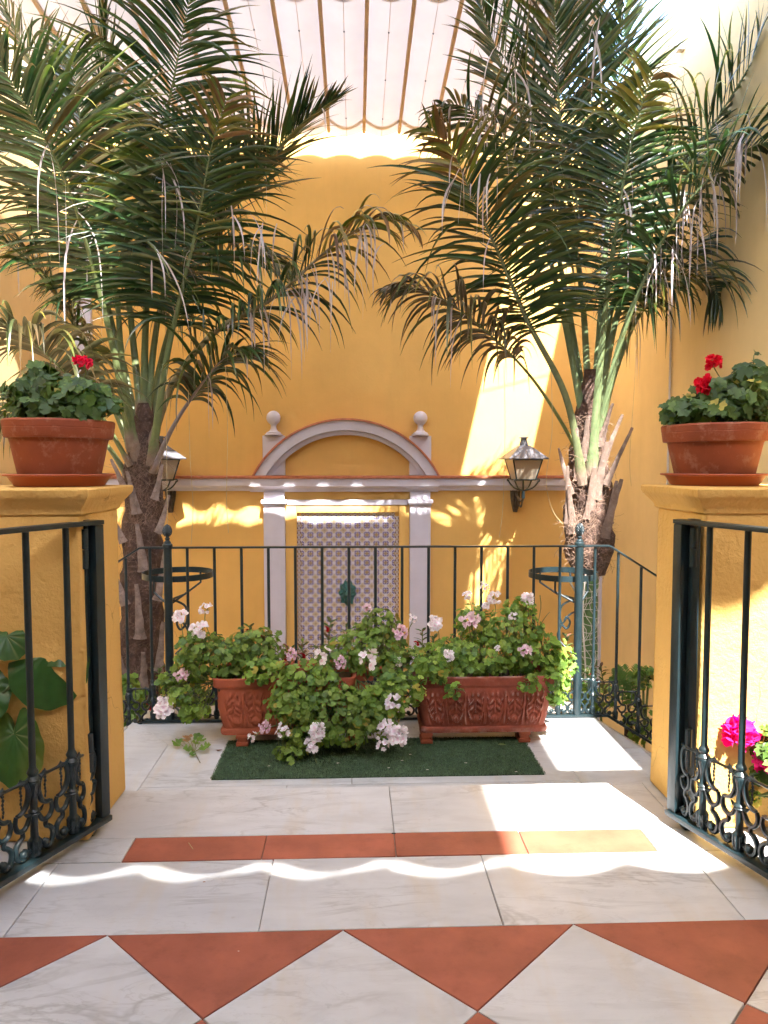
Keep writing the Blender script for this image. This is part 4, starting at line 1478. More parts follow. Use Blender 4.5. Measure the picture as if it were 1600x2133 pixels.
for u, bx_ in ((503, boxL), (735, boxL), (890, boxR), (1095, boxR)):
    pot_foot(P(u, 1548, YF).x, YF + 0.07, bx_)
for (u0, u1, lab) in ((545, 800, 'plain terracotta trough outside the railing behind the window boxes'),):
    a, b = P(u0, 1390, 4.62).x, P(u1, 1390, 4.62).x
    zt = P(650, 1388, 4.58).z
    t = thing('planter_trough', lab, 'planter', ((a + b) / 2, 4.62, PZ - 0.02), 0)
    m = MB().box((a, 4.53, PZ - 0.02), (b, 4.72, zt - 0.03), 0.01)
    m.box((a - 0.015, 4.515, zt - 0.0295), (b + 0.015, 4.735, zt), 0.008)
    loc(m.build('body', M_pot_box, t))

# geraniums in the boxes
t = thing('geranium', 'pale flowered geranium bushing out of the orange window box', 'geranium', (cL.x, YF + .15, FZ + .3), 0, 'geraniums in the window boxes')
tL = t
rootsL = [Vector((cL.x + k * 0.13, YF + 0.15, FZ + 0.26)) for k in range(-3, 4)]
Y1, Y2 = 4.10, 3.86
leafy(t, [bl_px(450, 1372, 85, 44, Y1, .14, 300), bl_px(530, 1355, 60, 48, Y1, .12, 210), bl_px(405, 1350, 40, 36, Y1 - .05, .1, 90), bl_px(550, 1400, 45, 26, Y2 + .08, .06, 70),
          bl_px(385, 1440, 45, 30, Y1, .08, 70), bl_px(400, 1478, 34, 22, Y1, .06, 60), bl_px(350, 1415, 22, 18, Y1, .05, 20),
          bl_px(640, 1420, 75, 45, Y2, .07, 170), bl_px(610, 1470, 60, 40, Y2 - .03, .06, 150), bl_px(700, 1480, 95, 55, Y2 - .04, .07, 270), bl_px(640, 1530, 55, 35, Y2 - .06, .05, 100),
          bl_px(780, 1480, 60, 60, Y2 - .03, .07, 190), bl_px(600, 1570, 35, 14, Y2 - .08, .04, 36), bl_px(720, 1530, 50, 30, Y2 - .06, .05, 70)], rootsL, 0.024, GREENS)
for (u, v, r_, Y, kd) in ((428, 1268, 13, 4.1, 'white'), (376, 1285, 15, 4.1, 'white'), (415, 1312, 18, 4.02, 'white'), (379, 1407, 14, 4.0, 'pinkish'), (343, 1476, 20, 4.05, 'white'),
                          (672, 1366, 17, 3.86, 'white'), (710, 1380, 12, 3.95, 'pinkish'), (659, 1522, 17, 3.74, 'white'), (652, 1550, 16, 3.74, 'white'), (590, 1524, 15, 3.76, 'white'), (553, 1515, 12, 3.78, 'pinkish'), (525, 1535, 10, 3.78, 'white'),
                          (817, 1463, 17, 3.78, 'white'), (828, 1532, 21, 3.74, 'white'), (803, 1514, 16, 3.76, 'white'), (798, 1551, 14, 3.74, 'white'), (607, 1363, 12, 4.1, 'pinkish')):
    flower(t, kd, P(u, v, Y), S(r_ * 2.1, Y), facing=(0, -.8, .6))
m = MB()
for (u, v, u2, v2, Y) in ((428, 1275, 440, 1330, 4.1), (376, 1292, 385, 1350, 4.08), (415, 1320, 425, 1360, 4.04), (343, 1476, 400, 1440, 4.05), (379, 1407, 400, 1400, 4.02), (817, 1465, 760, 1440, 3.8), (828, 1532, 800, 1450, 3.78), (659, 1522, 690, 1480, 3.76), (590, 1524, 620, 1490, 3.78), (525, 1540, 580, 1510, 3.78), (640, 1500, 700, 1420, 3.8), (660, 1590, 655, 1540, 3.76)):
    stems_to(m, P(u, v, Y), P(u2, v2, Y + .03), 0.0024, 0.0)
loc(m.build('flower_stems', M_stem, t, kind='stuff'))
t = thing('geranium', 'pale flowered geranium filling the middle between the two window boxes', 'geranium', (cL.x + 0.4, YF + .15, FZ + .3), 0, 'geraniums in the window boxes')
rootsM = [Vector((cL.x + 0.25 + k * 0.1, YF + 0.17, FZ + 0.26)) for k in range(0, 4)]
leafy(t, [bl_px(770, 1350, 85, 50, Y1 + .04, .13, 260), bl_px(790, 1300, 42, 34, Y1 + .05, .1, 90), bl_px(845, 1390, 65, 50, Y1 - .05, .12, 200), bl_px(830, 1440, 55, 40, Y2 + .02, .07, 130), bl_px(700, 1365, 50, 28, Y1, .1, 60)], rootsM, 0.023, GREENS)
for (u, v, r_, Y, kd) in ((767, 1375, 22, 3.9, 'white'), (835, 1317, 15, 4.05, 'pinkish'), (765, 1266, 10, 4.1, 'pinkish'), (831, 1378, 9, 3.98, 'white'), (861, 1289, 9, 4.05, 'white')):
    flower(t, kd, P(u, v, Y), S(r_ * 2.1, Y), facing=(0, -.8, .6))
m = MB()
for (u, v, u2, v2, Y) in ((835, 1324, 825, 1370, 4.06), (765, 1272, 772, 1310, 4.1), (861, 1294, 850, 1350, 4.06)):
    stems_to(m, P(u, v, Y), P(u2, v2, Y + .03), 0.0024, 0.0)
loc(m.build('flower_stems', M_stem, t, kind='stuff'))
t = thing('geranium', 'pale flowered geranium growing tall out of the weathered window box', 'geranium', (cR.x, YF + .15, FZ + .3), 0, 'geraniums in the window boxes')
rootsR = [Vector((cR.x + k * 0.12, YF + 0.15, FZ + 0.26)) for k in range(-3, 4)]
leafy(t, [bl_px(1000, 1365, 110, 45, Y1, .14, 380), bl_px(1060, 1310, 70, 44, Y1 + .02, .11, 200), bl_px(930, 1375, 70, 40, Y1, .12, 190), bl_px(1120, 1365, 60, 50, Y1, .12, 190), bl_px(1085, 1270, 34, 26, Y1 + .03, .07, 40),
          bl_px(1155, 1420, 30, 40, Y1 - .1, .06, 70), bl_px(1165, 1385, 36, 40, Y1, .08, 90), bl_px(1100, 1425, 26, 18, Y2 + .06, .04, 26), bl_px(945, 1440, 22, 18, Y2 + .03, .03, 14), bl_px(985, 1290, 40, 34, Y1 + .04, .08, 50), bl_px(1160, 1455, 18, 18, Y1 - .1, .04, 22), bl_px(905, 1395, 40, 30, Y2 + .1, .06, 70)], rootsR, 0.024, GREENS)
for (u, v, r_, Y, kd) in ((907, 1300, 15, 4.1, 'white'), (980, 1294, 19, 4.0, 'pinkish'), (1028, 1246, 15, 4.12, 'white'), (1097, 1248, 14, 4.12, 'white'), (973, 1240, 9, 4.12, 'white'), (1010, 1222, 9, 4.14, 'white'), (935, 1367, 12, 3.95, 'white'), (1095, 1356, 14, 3.95, 'pinkish'), (1068, 1284, 9, 4.05, 'white'), (1012, 1262, 8, 4.1, 'white'), (1036, 1350, 6, 3.97, 'white')):
    flower(t, kd, P(u, v, Y), S(r_ * 2.1, Y), facing=(0, -.8, .6))
m = MB()
for (u, v, u2, v2, Y) in ((907, 1306, 915, 1345, 4.1), (1028, 1252, 1025, 1300, 4.12), (1097, 1254, 1085, 1300, 4.12), (973, 1244, 980, 1300, 4.12), (1010, 1226, 1000, 1290, 4.14), (980, 1300, 985, 1340, 4.03), (1125, 1240, 1118, 1310, 4.12), (1145, 1275, 1120, 1310, 4.1)):
    stems_to(m, P(u, v, Y), P(u2, v2, Y + .02), 0.0022, 0.0)
loc(m.build('flower_stems', M_stem, t, kind='stuff'))

# ------------------------------------------------------------------ red balsams and greenery outside the railing
def lance_leaf(m, a, d, nrm, L, wd, col):
    d = d.normalized()
    sd = d.cross(nrm).normalized()
    nn = sd.cross(d)
    pts = []
    for f, wv in ((0, .06), (.3, .8), (.6, 1.0), (.85, .55), (1, .02)):
        c = a + d * L * f + nn * L * (0.18 * f - 0.30 * f * f)
        pts += [c - sd * wd * wv * .5, c - nn * wd * 0.10, c + sd * wd * wv * .5]
    fs = []
    for i in range(4):
        for k in range(2):
            p = i * 3 + k
            fs.append((p, p + 1, p + 4, p + 3))
    m.add(pts, fs, col)
BRONZE = [(0.10, 0.085, 0.03), (0.07, 0.085, 0.03), (0.06, 0.10, 0.03), (0.13, 0.06, 0.035)]
def balsam(stalks, label, group='red balsams outside the railing'):
    b = P(stalks[0][0], stalks[0][1], 4.62)
    t = thing('balsam_plant', label, 'balsam', (b.x, 4.62, PZ - 0.02 if len(stalks) < 99 else GZ), 0, group)
    m, sm = MB(), MB()
    fl = []
    for (u, v, hgt, Y) in stalks:
        top = P(u, v, Y)
        bot = top + Vector((U(-.04, .04), U(-.02, .02), -S(hgt, Y)))
        pts = cat_rom([bot, bot.lerp(top, .5) + Vector((U(-.02, .02), 0, 0)), top], 10)
        sm.tube(pts, 0.0035, 5)
        nl = int(hgt / 3.6)
        for k in range(nl):
            f = 0.25 + 0.75 * k / nl
            p = pts[min(10, int(f * 10))]
            a = k * 2.4
            d = Vector((math.cos(a), math.sin(a), U(.2, .8)))
            c = random.choice(BRONZE + DARKG[1:])
            lance_leaf(m, p, d, Vector((0, 0, 1)), U(.045, .075), U(.018, .026), tuple(x * U(.8, 1.3) for x in c))
        fl.append(pts[8])
    loc(m.build('foliage', M_leaf, t, angle=80, kind='stuff'))
    loc(sm.build('stems', M_stem, t, kind='stuff'))
    for p in fl:
        for k in range(1):
            flower(t, 'small', p + Vector((U(-.05, .05), U(-.06, .0), U(-.09, .02))), U(.03, .042), name='flower')
    return t
balsam([(520, 1302, 90, 4.6), (545, 1318, 80, 4.58), (500, 1330, 70, 4.6), (565, 1325, 80, 4.62), (480, 1335, 70, 4.62)], 'bronze leaved balsam sticking up behind the orange window box')
balsam([(600, 1345, 70, 4.58), (630, 1335, 75, 4.62), (690, 1290, 110, 4.6), (720, 1300, 100, 4.62), (660, 1345, 70, 4.6), (585, 1350, 60, 4.6)], 'red flowered balsam in the trough in front of the tile panel')
balsam([(880, 1310, 90, 4.6), (905, 1325, 90, 4.62), (1180, 1320, 110, 4.6), (1195, 1350, 90, 4.58), (1225, 1390, 80, 4.6), (1250, 1385, 90, 4.62), (1170, 1360, 90, 4.62)], 'red flowered balsam glowing beside the right newel post')
balsam([(330, 1390, 80, 4.62), (365, 1380, 80, 4.6), (350, 1420, 70, 4.58), (325, 1440, 60, 4.6), (370, 1440, 60, 4.58)], 'red tinged balsam beside the left newel post')

def ground_shrub(tops, size, cols, label, Y, kind='round'):
    b = P(tops[0][0], tops[0][1], Y)
    t = thing('shrub', label, 'shrub', (b.x, Y, GZ), 0)
    sm = MB()
    blobs, roots = [], []
    for (u, v, ru, rv, n) in tops:
        c = P(u, v, Y)
        blobs.append((c, (S(ru, Y), 0.12, S(rv, Y)), n))
        r0 = Vector((b.x + U(-.05, .05), Y + U(-.03, .03), GZ))
        sm.tube(cat_rom([r0, r0.lerp(c, .6) + Vector((U(-.05, .05), 0, 0)), c], 10), 0.008, 5)
        roots.append(c)
    leafy(t, blobs, roots, size, cols)
    loc(sm.build('trunk', M_stem, t))
ground_shrub([(1340, 1415, 22, 22, 22), (1330, 1500, 30, 45, 60), (1352, 1400, 12, 22, 12)], 0.026, GREENS + DARKG[:1], 'dark green shrub below the right stair rail', 4.85)
ground_shrub([(262, 1450, 30, 40, 80), (275, 1500, 40, 40, 90)], 0.04, GREENS, 'light green shrub below the left stair rail', 4.85)
ground_shrub([(400, 1470, 50, 40, 120), (450, 1480, 50, 40, 100), (335, 1480, 40, 40, 90)], 0.035, DARKG, 'dark shrub below the landing behind the left newel', 4.95)
ground_shrub([(1250, 1455, 40, 30, 50), (1200, 1445, 36, 26, 50)], 0.026, GREENS, 'leafy shrub below the landing behind the right newel', 4.95)
# fern
def fern(u, v, Y, label):
    c = P(u, v, Y)
    t = thing('fern', label, 'fern', (c.x, Y, GZ), 0)
    m = MB()
    root = Vector((c.x, Y, c.z - 0.3))
    for k in range(9):
        tip = c + Vector((U(-.12, .12), U(-.1, .1), U(-.06, .06)))
        pts = cat_rom([root, root.lerp(tip, .5) + Vector((0, 0, .06)), tip], 16)
        for i in range(3, 16):
            d0 = (pts[i] - pts[i - 1]).normalized()
            for s_ in (-1, 1):
                d = d0 * 0.5 + d0.cross(Vector((0, -1, 0.2))).normalized() * s_
                lance_leaf(m, pts[i], d, Vector((0, -1, .3)), .05 * math.sin(math.pi * i / 18) + .008, .012, (0.11, 0.22, 0.05))
        m.tube(pts, 0.002, 4, col=(0.1, 0.16, 0.04))
    loc(m.build('fronds', M_leaf, t, angle=80, kind='stuff'))
    loc(MB().tube([(c.x, Y, GZ), root], 0.03, 8).build('stock', M_trunk, t))
fern(1312, 1395, 4.95, 'bright green fern behind the right stair rail')

# ------------------------------------------------------------------ turf mat, litter
x0, x1 = G(442, 1622, PZ).x, G(1133, 1612, PZ).x
yA, yB = G(780, 1620, PZ).y, G(485, 1545, PZ).y
t = thing('turf_mat', 'rectangle of dark green artificial turf under the window boxes', 'mat', ((x0 + x1) / 2, (yA + yB) / 2, PZ))
loc(MB().box((x0, yA, PZ + 0.001), (x1, yB, PZ + 0.006)).build('backing', M_turf_base, t, smooth=False))
m = MB()
rs = random.Random(3)
for k in range(42000):
    x, y = rs.uniform(x0 - .006, x1 + .006), rs.uniform(yA - .008, yB)
    a = rs.uniform(0, 6.28)
    h = rs.uniform(0.004, 0.012)
    wd = 0.0014
    ln = rs.uniform(0, .006)
    ca, sa = math.cos(a), math.sin(a)
    m.v += [(x - sa * wd, y + ca * wd, PZ + 0.0055), (x + sa * wd, y - ca * wd, PZ + 0.0055), (x + ca * ln, y + sa * ln, PZ + 0.006 + h)]
    n = 3 * k
    m.f.append((n, n + 1, n + 2))
loc(m.build('turf_pile', M_turf, t, smooth=False, kind='stuff'))
def litter(u, v, z, mat, label, name='fallen_petal', size=0.008):
    c = G(u, v, z)
    m = MB()
    a = U(0, 6)
    pts = [(0, 0, 0.001)]
    n = 7
    for k in range(n):
        an = a + 2 * math.pi * k / n
        r_ = size * U(.6, 1.1) * (1 if k % 2 else .8)
        pts.append((r_ * math.cos(an) * 1.3, r_ * math.sin(an) * .8, U(0.0005, 0.35 * size)))
    m.add(pts, [(0, k, k % n + 1) for k in range(1, n + 1)])
    o = obj(name, m.mesh(name), mat, loc=(c.x, c.y, z + 0.0005))
    tag(o, label, 'petal' if 'petal' in name else ('crumb' if 'crumb' in name else 'leaf'), 'litter on the landing' if z < -.1 else 'crumbs on the terrace')
    return o
for (u, v, lab) in ((560, 1596, 'pale petal near the front left part of the turf mat'), (970, 1590, 'pale petal on the turf in front of the weathered box'), (1075, 1608, 'pale petal close to the front right corner of the turf'), (890, 1604, 'pale petal on the front edge of the turf mat below the weathered box'), (704, 1590, 'pale petal on the turf mat below the middle leaves'), (838, 1585, 'pale petal on the turf mat under the hanging white blooms'), (855, 1572, 'small petal on the turf beside the right foot of the weathered box'),
                    (810, 1600, 'pale petal near the middle of the front edge of the turf'), (365, 1500, 'pale petal lying by the base rail on the left'), (364, 1584, 'white petal on bare marble left of the mat')):
    litter(u, v, PZ + (0.012 if 450 < u < 1130 and v > 1555 else 0.002), M_litter, lab)
litter(1045, 1552, PZ + .014, simple('fallen_green', (0.16, 0.22, 0.06), .6), 'green leaf lying on the turf under the weathered box', 'fallen_leaf', 0.022)
litter(455, 1563, PZ + .002, simple('fallen_brown', (0.14, 0.06, 0.035), .8), 'curled brown leaf on the marble left of the mat', 'fallen_leaf', 0.02)
litter(425, 1838, 0.001, simple('rust_spot', (0.30, 0.10, 0.03), .9), 'tiny rust stain on the marble row', 'floor_crumb', 0.004)  # small chip standing in for a rust stain on the slab
litter(820, 1737, 0.001, simple('dark_hole', (0.03, 0.025, 0.02), .9), 'small dark hole where marble meets the terracotta strip', 'floor_crumb', 0.007)  # dark chip standing in for a hole in the floor
litter(497, 1982, 0.001, M_litter, 'white crumb on the large terracotta triangle', 'floor_crumb', 0.003)
sw = MB().tube([G(393, 1757, 0) + Vector((0, 0, .002)), G(402, 1770, 0) + Vector((0, 0, .002))], 0.0012, 5)
tag(sw.build('straw', M_strand), 'bit of dry straw on the left terracotta strip tile', 'straw')
c = G(395, 1558, PZ)
t = thing('fallen_sprig', 'broken geranium sprig with a dry leaf on the marble floor', 'sprig', (c.x, c.y, PZ))
m = MB()
for (u, v, h_, s_, col) in ((368, 1552, .03, .028, GREENS[1]), (380, 1549, .03, .022, GREENS[3]), (392, 1562, .025, .026, GREENS[1]), (412, 1545, .045, .026, GREENS[3]), (420, 1553, .05, .028, GREENS[1]), (408, 1556, .04, .024, GREENS[0]), (425, 1562, .03, .028, GREENS[1]), (432, 1556, .03, .02, GREENS[0]), (402, 1570, .015, .02, GREENS[3]), (388, 1548, .04, .026, (.36, .20, .09)), (396, 1546, .045, .02, (.34, .2, .1))):
    p = G(u, v + 6, PZ) + Vector((0, 0, h_))
    geranium_leaf(m, p, Vector((U(-.5, .5), U(-.7, 0), .9)), Vector((U(-1, 1), U(-1, 1), 0)), s_, col, 5, .3)
    m.tube([p, G(405, 1568, PZ) + Vector((0, 0, .006))], 0.0018, 4, col=(0.2, 0.2, 0.08))
m.tube([G(405, 1568, PZ) + Vector((0, 0, .006)), G(417, 1590, PZ) + Vector((0, 0, .004))], [.003, .002], 5, col=(0.25, 0.2, 0.1))
loc(m.build('leaves', M_leaf, t, angle=80))

# ------------------------------------------------------------------ palms
PG = [(0.014, 0.044, 0.012), (0.020, 0.054, 0.014), (0.011, 0.036, 0.013), (0.027, 0.060, 0.012)]
YG = [(0.12, 0.14, 0.020), (0.18, 0.15, 0.018), (0.09, 0.12, 0.02)]
BR = [(0.16, 0.085, 0.03), (0.12, 0.07, 0.035), (0.20, 0.11, 0.03)]
DEAD = [(0.42, 0.37, 0.38), (0.36, 0.31, 0.31), (0.48, 0.44, 0.44)]
def leaflet(m, p, d, face, L, wd, droop, col, colt, nseg=7, twist=0.0, curl=0.0):
    """a folded, tapering blade leaving p along d, falling under its weight"""
    d = d.normalized()
    sd = (face - d * face.dot(d))
    if sd.length < 1e-4:
        sd = d.orthogonal()
    sd.normalize()
    vs, cs = [], []
    pos_ = p.copy()
    dirv = d.copy()
    st = L / nseg
    for k in range(nseg + 1):
        f = k / nseg
        wv = wd * (0.45 + 2.2 * f if f < 0.25 else (1.0 - ((f - 0.25) / 0.75) ** 1.7)) * 0.5
        wv = max(wv, 0.0005)
        nn = sd.cross(dirv)
        if nn.length < 1e-4:
            nn = Vector((0, 0, 1))
        nn.normalize()
        s2 = Matrix.Rotation(twist * f, 3, dirv) @ sd
        n2 = s2.cross(dirv)
        fold = wv * 0.45
        vs += [pos_ - s2 * wv, pos_ - n2 * fold, pos_ + s2 * wv]
        c = tuple(col[i] + (colt[i] - col[i]) * (f ** 3.2) for i in range(3))
        cs += [c, c, c]
        pos_ = pos_ + dirv * st
        dirv = dirv + Vector((0, 0, -1)) * droop * (0.35 + f) / nseg * 2.2 + nn * curl / nseg
        dirv.normalize()
        sd = sd - dirv * sd.dot(dirv)
        if sd.length < 1e-4:
            sd = dirv.orthogonal()
        sd.normalize()
    fs = []
    for k in range(nseg):
        a = k * 3
        fs += [(a, a + 1, a + 4, a + 3), (a + 1, a + 2, a + 5, a + 4)]
    m.add(vs, fs, cs)
def frond(parent, path, L=0.52, n=58, t0=0.30, droop=0.35, ang=(76, 30), vee=0.22, roll=0.0, cols=PG, tip=None, yellow=0.15, dead=0.03, wd=0.024, petr=0.026, petcol=(0.13, 0.16, 0.06), up=None, seed=0, tail=1.0):
    rs = random.Random(seed * 77 + 5)
    n = int(n * 1.2)
    wd *= 1.04
    L *= 1.08
    t0 = min(.5, t0 + .09)
    dead *= .6
    droop *= 1.0
    ang = (min(86, ang[0] + 10), ang[1] + 14)
    pts = cat_rom([P(u, v, Y) for (u, v, Y) in path], 40)
    ln = [0.0]
    for a, b in zip(pts[:-1], pts[1:]):
        ln.append(ln[-1] + (b - a).length)
    tot = ln[-1]
    rad = [max(0.0022, petr * 1.12 * (1 - (l / tot)) ** 0.95 * (1.0 if l / tot > .06 else 1.3)) for l in ln]
    rc = []
    for l in ln:
        f = l / tot
        a = Vector((0.22, 0.16, 0.12)) if f < 0.05 else Vector(petcol)
        rc.append(tuple(a * (1.0 - 0.25 * f)))
    m = MB().tube(pts, rad, 8, flat=0.62, col=rc)
    fr = loc(m.build('frond', M_rachis, parent, angle=60))
    h = Vector((pts[-1].x - pts[0].x, pts[-1].y - pts[0].y, 0))
    if h.length < 0.05:
        h = Vector((0, -1, 0))
    h.normalize()
    lm = MB()
    for k in range(n):
        f = t0 + (1 - t0) * (k + 0.5) / n
        tl = f * tot
        i = next(j for j in range(len(ln)) if ln[j] >= tl or j == len(ln) - 1)
        i = max(1, i)
        a_ = (tl - ln[i - 1]) / max(1e-6, ln[i] - ln[i - 1])
        p = pts[i - 1].lerp(pts[i], a_)
        Tn = (pts[i] - pts[i - 1]).normalized()
        refN = up if up is not None else (Vector((0, 0, 1)) * 0.9 - h * 0.75)
        Nn = refN - Tn * refN.dot(Tn)
        if Nn.length < 1e-3:
            Nn = Vector((0, -1, 0)) - Tn * -Tn.y
        Nn.normalize()
        Nn = Matrix.Rotation(roll, 3, Tn) @ Nn
        Sd = Tn.cross(Nn)
        g = (f - t0) / (1 - t0)
        an = R(ang[0] + (ang[1] - ang[0]) * g)
        Lf = 1.28 * L * (0.38 + 0.62 * math.sin(math.pi * min(1, 0.06 + g * 1.08)) ** 0.75) * (1.0 if g < .8 else 1 - (g - .8) * 1.4 * tail)
        for s_ in (-1, 1):
            ja = R(rs.gauss(0, 5))
            v_ = vee + rs.gauss(0, .12)
            d = Tn * math.cos(an + ja) + (Sd * s_ * math.cos(v_) + Nn * math.sin(v_)) * math.sin(an + ja)
            isd = rs.random() < dead
            c = rs.choice(cols)
            ct = c if rs.random() < .35 else (rs.choice(YG) if rs.random() < 0.6 else rs.choice(BR))
            kk = rs.uniform(.75, 1.25)
            if rs.random() < yellow * .55 * (0.4 + g):
                c = tuple(0.5 * (x + y) for x, y in zip(c, rs.choice(YG + BR)))
            if tip is not None and g > tip:
                c = rs.choice(YG + BR[:1])
                ct = rs.choice(BR)
            c = tuple(x * kk for x in c)
            dr = droop * rs.uniform(.6, 1.5)
            ll = Lf * rs.uniform(.85, 1.12)
            if isd:
                c = rs.choice(DEAD)
                ct = rs.choice(DEAD)
                leaflet(lm, p, d * .45 + Vector((rs.uniform(-.2, .2), rs.uniform(-.2, .2), -rs.uniform(.4, 1.2))), Tn + Nn * .3, ll * rs.uniform(.4, .95), wd * rs.uniform(.35, .6), rs.uniform(4.0, 7.0), c, ct, 10, rs.uniform(-1, 1), rs.uniform(-.3, .3))
            else:
                kink = rs.random() < .10
                leaflet(lm, p + Sd * s_ * rad[i] * .5, d, Tn + Nn * rs.uniform(-.2, .6), ll, wd * rs.uniform(.75, 1.2), dr * (2.6 if kink else 1), c, ct, 9, rs.uniform(-.9, .9), rs.uniform(-.45, .45))
    lo = lm.build('leaflets', M_palm, fr, angle=75, kind='stuff')
    lo.matrix_parent_inverse = Matrix.Identity(4)
    lo.matrix_parent_inverse = Matrix.Translation(-parent.location)
    lo.matrix_parent_inverse = Matrix.Identity(4)
    return fr

def dead_tuft(m, u, v, Y, n, L, rs, spread=14):
    """bleached leaflets hanging limp from one spot"""
    for k in range(n):
        if rs.random() < .3:
            continue
        p = P(u + rs.uniform(-spread, spread) * 1.8, v + rs.uniform(-30, 30), Y + rs.uniform(-.05, .05))
        d = Vector((rs.uniform(-.6, .6), rs.uniform(-.5, .3), rs.uniform(-1.4, -.2)))
        leaflet(m, p, d, Vector((rs.uniform(-1, 1), rs.uniform(-1, 1), .2)), L * rs.uniform(.4, 1.1), rs.uniform(.008, .017), rs.uniform(1.5, 5), rs.choice(DEAD), rs.choice(DEAD), 11, rs.uniform(-2.5, 2.5), rs.uniform(-.7, .7))

def trunk(parent, path, mat, seed, lumps=0.16, name='trunk'):
    """path: (u, v, Y, half width in photo px)"""
    vs, fs = [], []
    pts = [P(u, v, Y) for (u, v, Y, r_) in path]
    rr = [S(r_, Y) for (u, v, Y, r_) in path]
    n, ns = 36, 90
    for j in range(ns + 1):
        t = j / ns * (len(pts) - 1)
        k = min(int(t), len(pts) - 2)
        f = t - k
        c = pts[k].lerp(pts[k + 1], f)
        r0 = rr[k] + (rr[k + 1] - rr[k]) * f
        for i in range(n):
            a = 2 * math.pi * i / n
            d = Vector((math.cos(a), math.sin(a), 0))
            q = Vector((d.x * 2.2, d.y * 2.2, c.z * 7 + seed))
            r_ = r0 * (1 + lumps * noise.noise(q) + lumps * 0.5 * noise.noise(q * 3.1) + lumps * .6 * math.sin(a * 3 + c.z * 16))
            vs.append(c + d * r_)
    for j in range(ns):
        for i in range(n):
            fs.append((j * n + i, j * n + (i + 1) % n, (j + 1) * n + (i + 1) % n, (j + 1) * n + i))
    fs.append(tuple(range(n - 1, -1, -1)))
    fs.append(tuple(ns * n + k for k in range(n)))
    return loc(MB().add(vs, fs).build(name, mat, parent, angle=70))
def boot(parent, u, v, Y, L, ang, wd, yaw, mat=M_boot):
    """stub of a cut leaf: a wide clasping base narrowing upward"""
    b = P(u, v, Y)
    d = Vector((math.sin(ang), -0.22 * math.cos(yaw), math.cos(ang))).normalized()
    pts = [b, b + d * L * .3, b + d * L * .65, b + d * L + Vector((0, -.01, 0))]
    MBt = MB().tube(cat_rom(pts, 8), [wd * .85 * (1.0 - .72 * (k / 8) ** .6) for k in range(9)], 10, flat=0.40, up=Vector((0, -1, 0.2)))
    MBt.v = [tuple(Vector(p) + Vector((noise.noise(Vector(p) * 30), 0, 0)) * .006) for p in MBt.v]
    return loc(MBt.build('leaf_base', mat, parent, angle=50))
def fibres(parent, spots, n, L, seed, name='fibre_hair'):
    rs = random.Random(seed)
    m = MB()
    for k in range(n):
        (u, v, ru, rv, Y) = rs.choice(spots)
        p = P(u + rs.uniform(-ru, ru), v + rs.uniform(-rv, rv), Y - .02 + rs.uniform(-.03, .02))
        d = Vector((rs.uniform(-1, 1), rs.uniform(-.6, .1), rs.uniform(-.9, .7)))
        d.normalize()
        ll = L * rs.uniform(.4, 1.2)
        pp = [p]
        for i in range(4):
            d = (d + Vector((rs.uniform(-.5, .5), rs.uniform(-.3, .3), rs.uniform(-.6, .3)))).normalized()
            pp.append(pp[-1] + d * ll / 4)
        m.tube(pp, 0.0009, 3, cap=False)
    return loc(m.build(name, M_fibre, parent, kind='stuff'))

# ---- left palm
YLp = 5.3
b = P(288, 1450, YLp)
lt = thing('palm_tree', 'palm with dark arching fronds behind the left end of the railing', 'palm', (b.x, YLp, GZ))
gb = P(290, 1700, YLp)
trunk(lt, [(292, 1760, YLp, 50), (290, 1500, YLp, 46), (292, 1350, YLp, 42), (296, 1200, YLp, 40), (298, 1080, YLp, 38), (298, 980, YLp, 36), (300, 900, YLp, 26), (302, 840, YLp, 13)], M_trunk, 3)
for (u, v, L, an, wd, yw) in ((262, 1420, .40, -.14, .06, .4), (330, 1400, .38, .12, .06, -.4), (292, 1330, .40, .02, .07, 0), (262, 1260, .36, -.20, .055, .5), (328, 1250, .36, .16, .055, -.5), (300, 1190, .34, -.04, .07, 0), (258, 1130, .30, -.28, .05, .5), (330, 1110, .28, .26, .05, -.5), (285, 1070, .30, -.1, .06, 0), (322, 1040, .25, .22, .05, -.3), (265, 1030, .26, -.25, .05, .3), (300, 1440, .3, .05, .07, 0)):
    boot(lt, u, v, YLp - .155, L, an * 1.35, wd * .8, yw, M_boot_grey)
fibres(lt, [(296, 1200, 42, 250, YLp - .14), (300, 1000, 38, 90, YLp - .13)], 420, .16, 5)
F = lambda path, **k: frond(lt, path, **k)
o5 = YLp
F([(285, 960, 5.2), (255, 760, 5.1), (240, 600, 4.95), (190, 400, 4.75), (165, 230, 4.6), (150, 110, 4.5)], L=.60, seed=1, n=66, droop=.45, t0=.34, yellow=.25)
F([(315, 970, 5.18), (345, 760, 5.0), (375, 620, 4.85), (410, 470, 4.7), (440, 310, 4.55), (472, 205, 4.45)], L=.58, seed=2, n=64, droop=.5, t0=.32, tip=.82)
F([(300, 880, 5.3), (305, 640, 5.2), (330, 340, 5.0), (365, 150, 4.8), (400, -30, 4.6)], L=.62, seed=3, n=58, droop=.55, t0=.36)
F([(295, 880, 5.4), (270, 640, 5.5), (235, 320, 5.55), (215, 120, 5.5), (205, -10, 5.4)], L=.50, seed=4, n=50, droop=.2, t0=.42, ang=(50, 20))
F([(275, 940, 5.2), (230, 700, 4.95), (150, 410, 4.6), (60, 230, 4.3), (-10, 120, 4.15)], L=.66, seed=5, n=66, droop=.45, t0=.36)
F([(305, 900, 5.4), (350, 700, 5.5), (420, 520, 5.3), (520, 380, 5.1), (620, 265, 4.9), (700, 205, 4.75)], L=.46, seed=6, n=52, droop=.15, ang=(40, 12), t0=.36, yellow=.2, vee=.5)
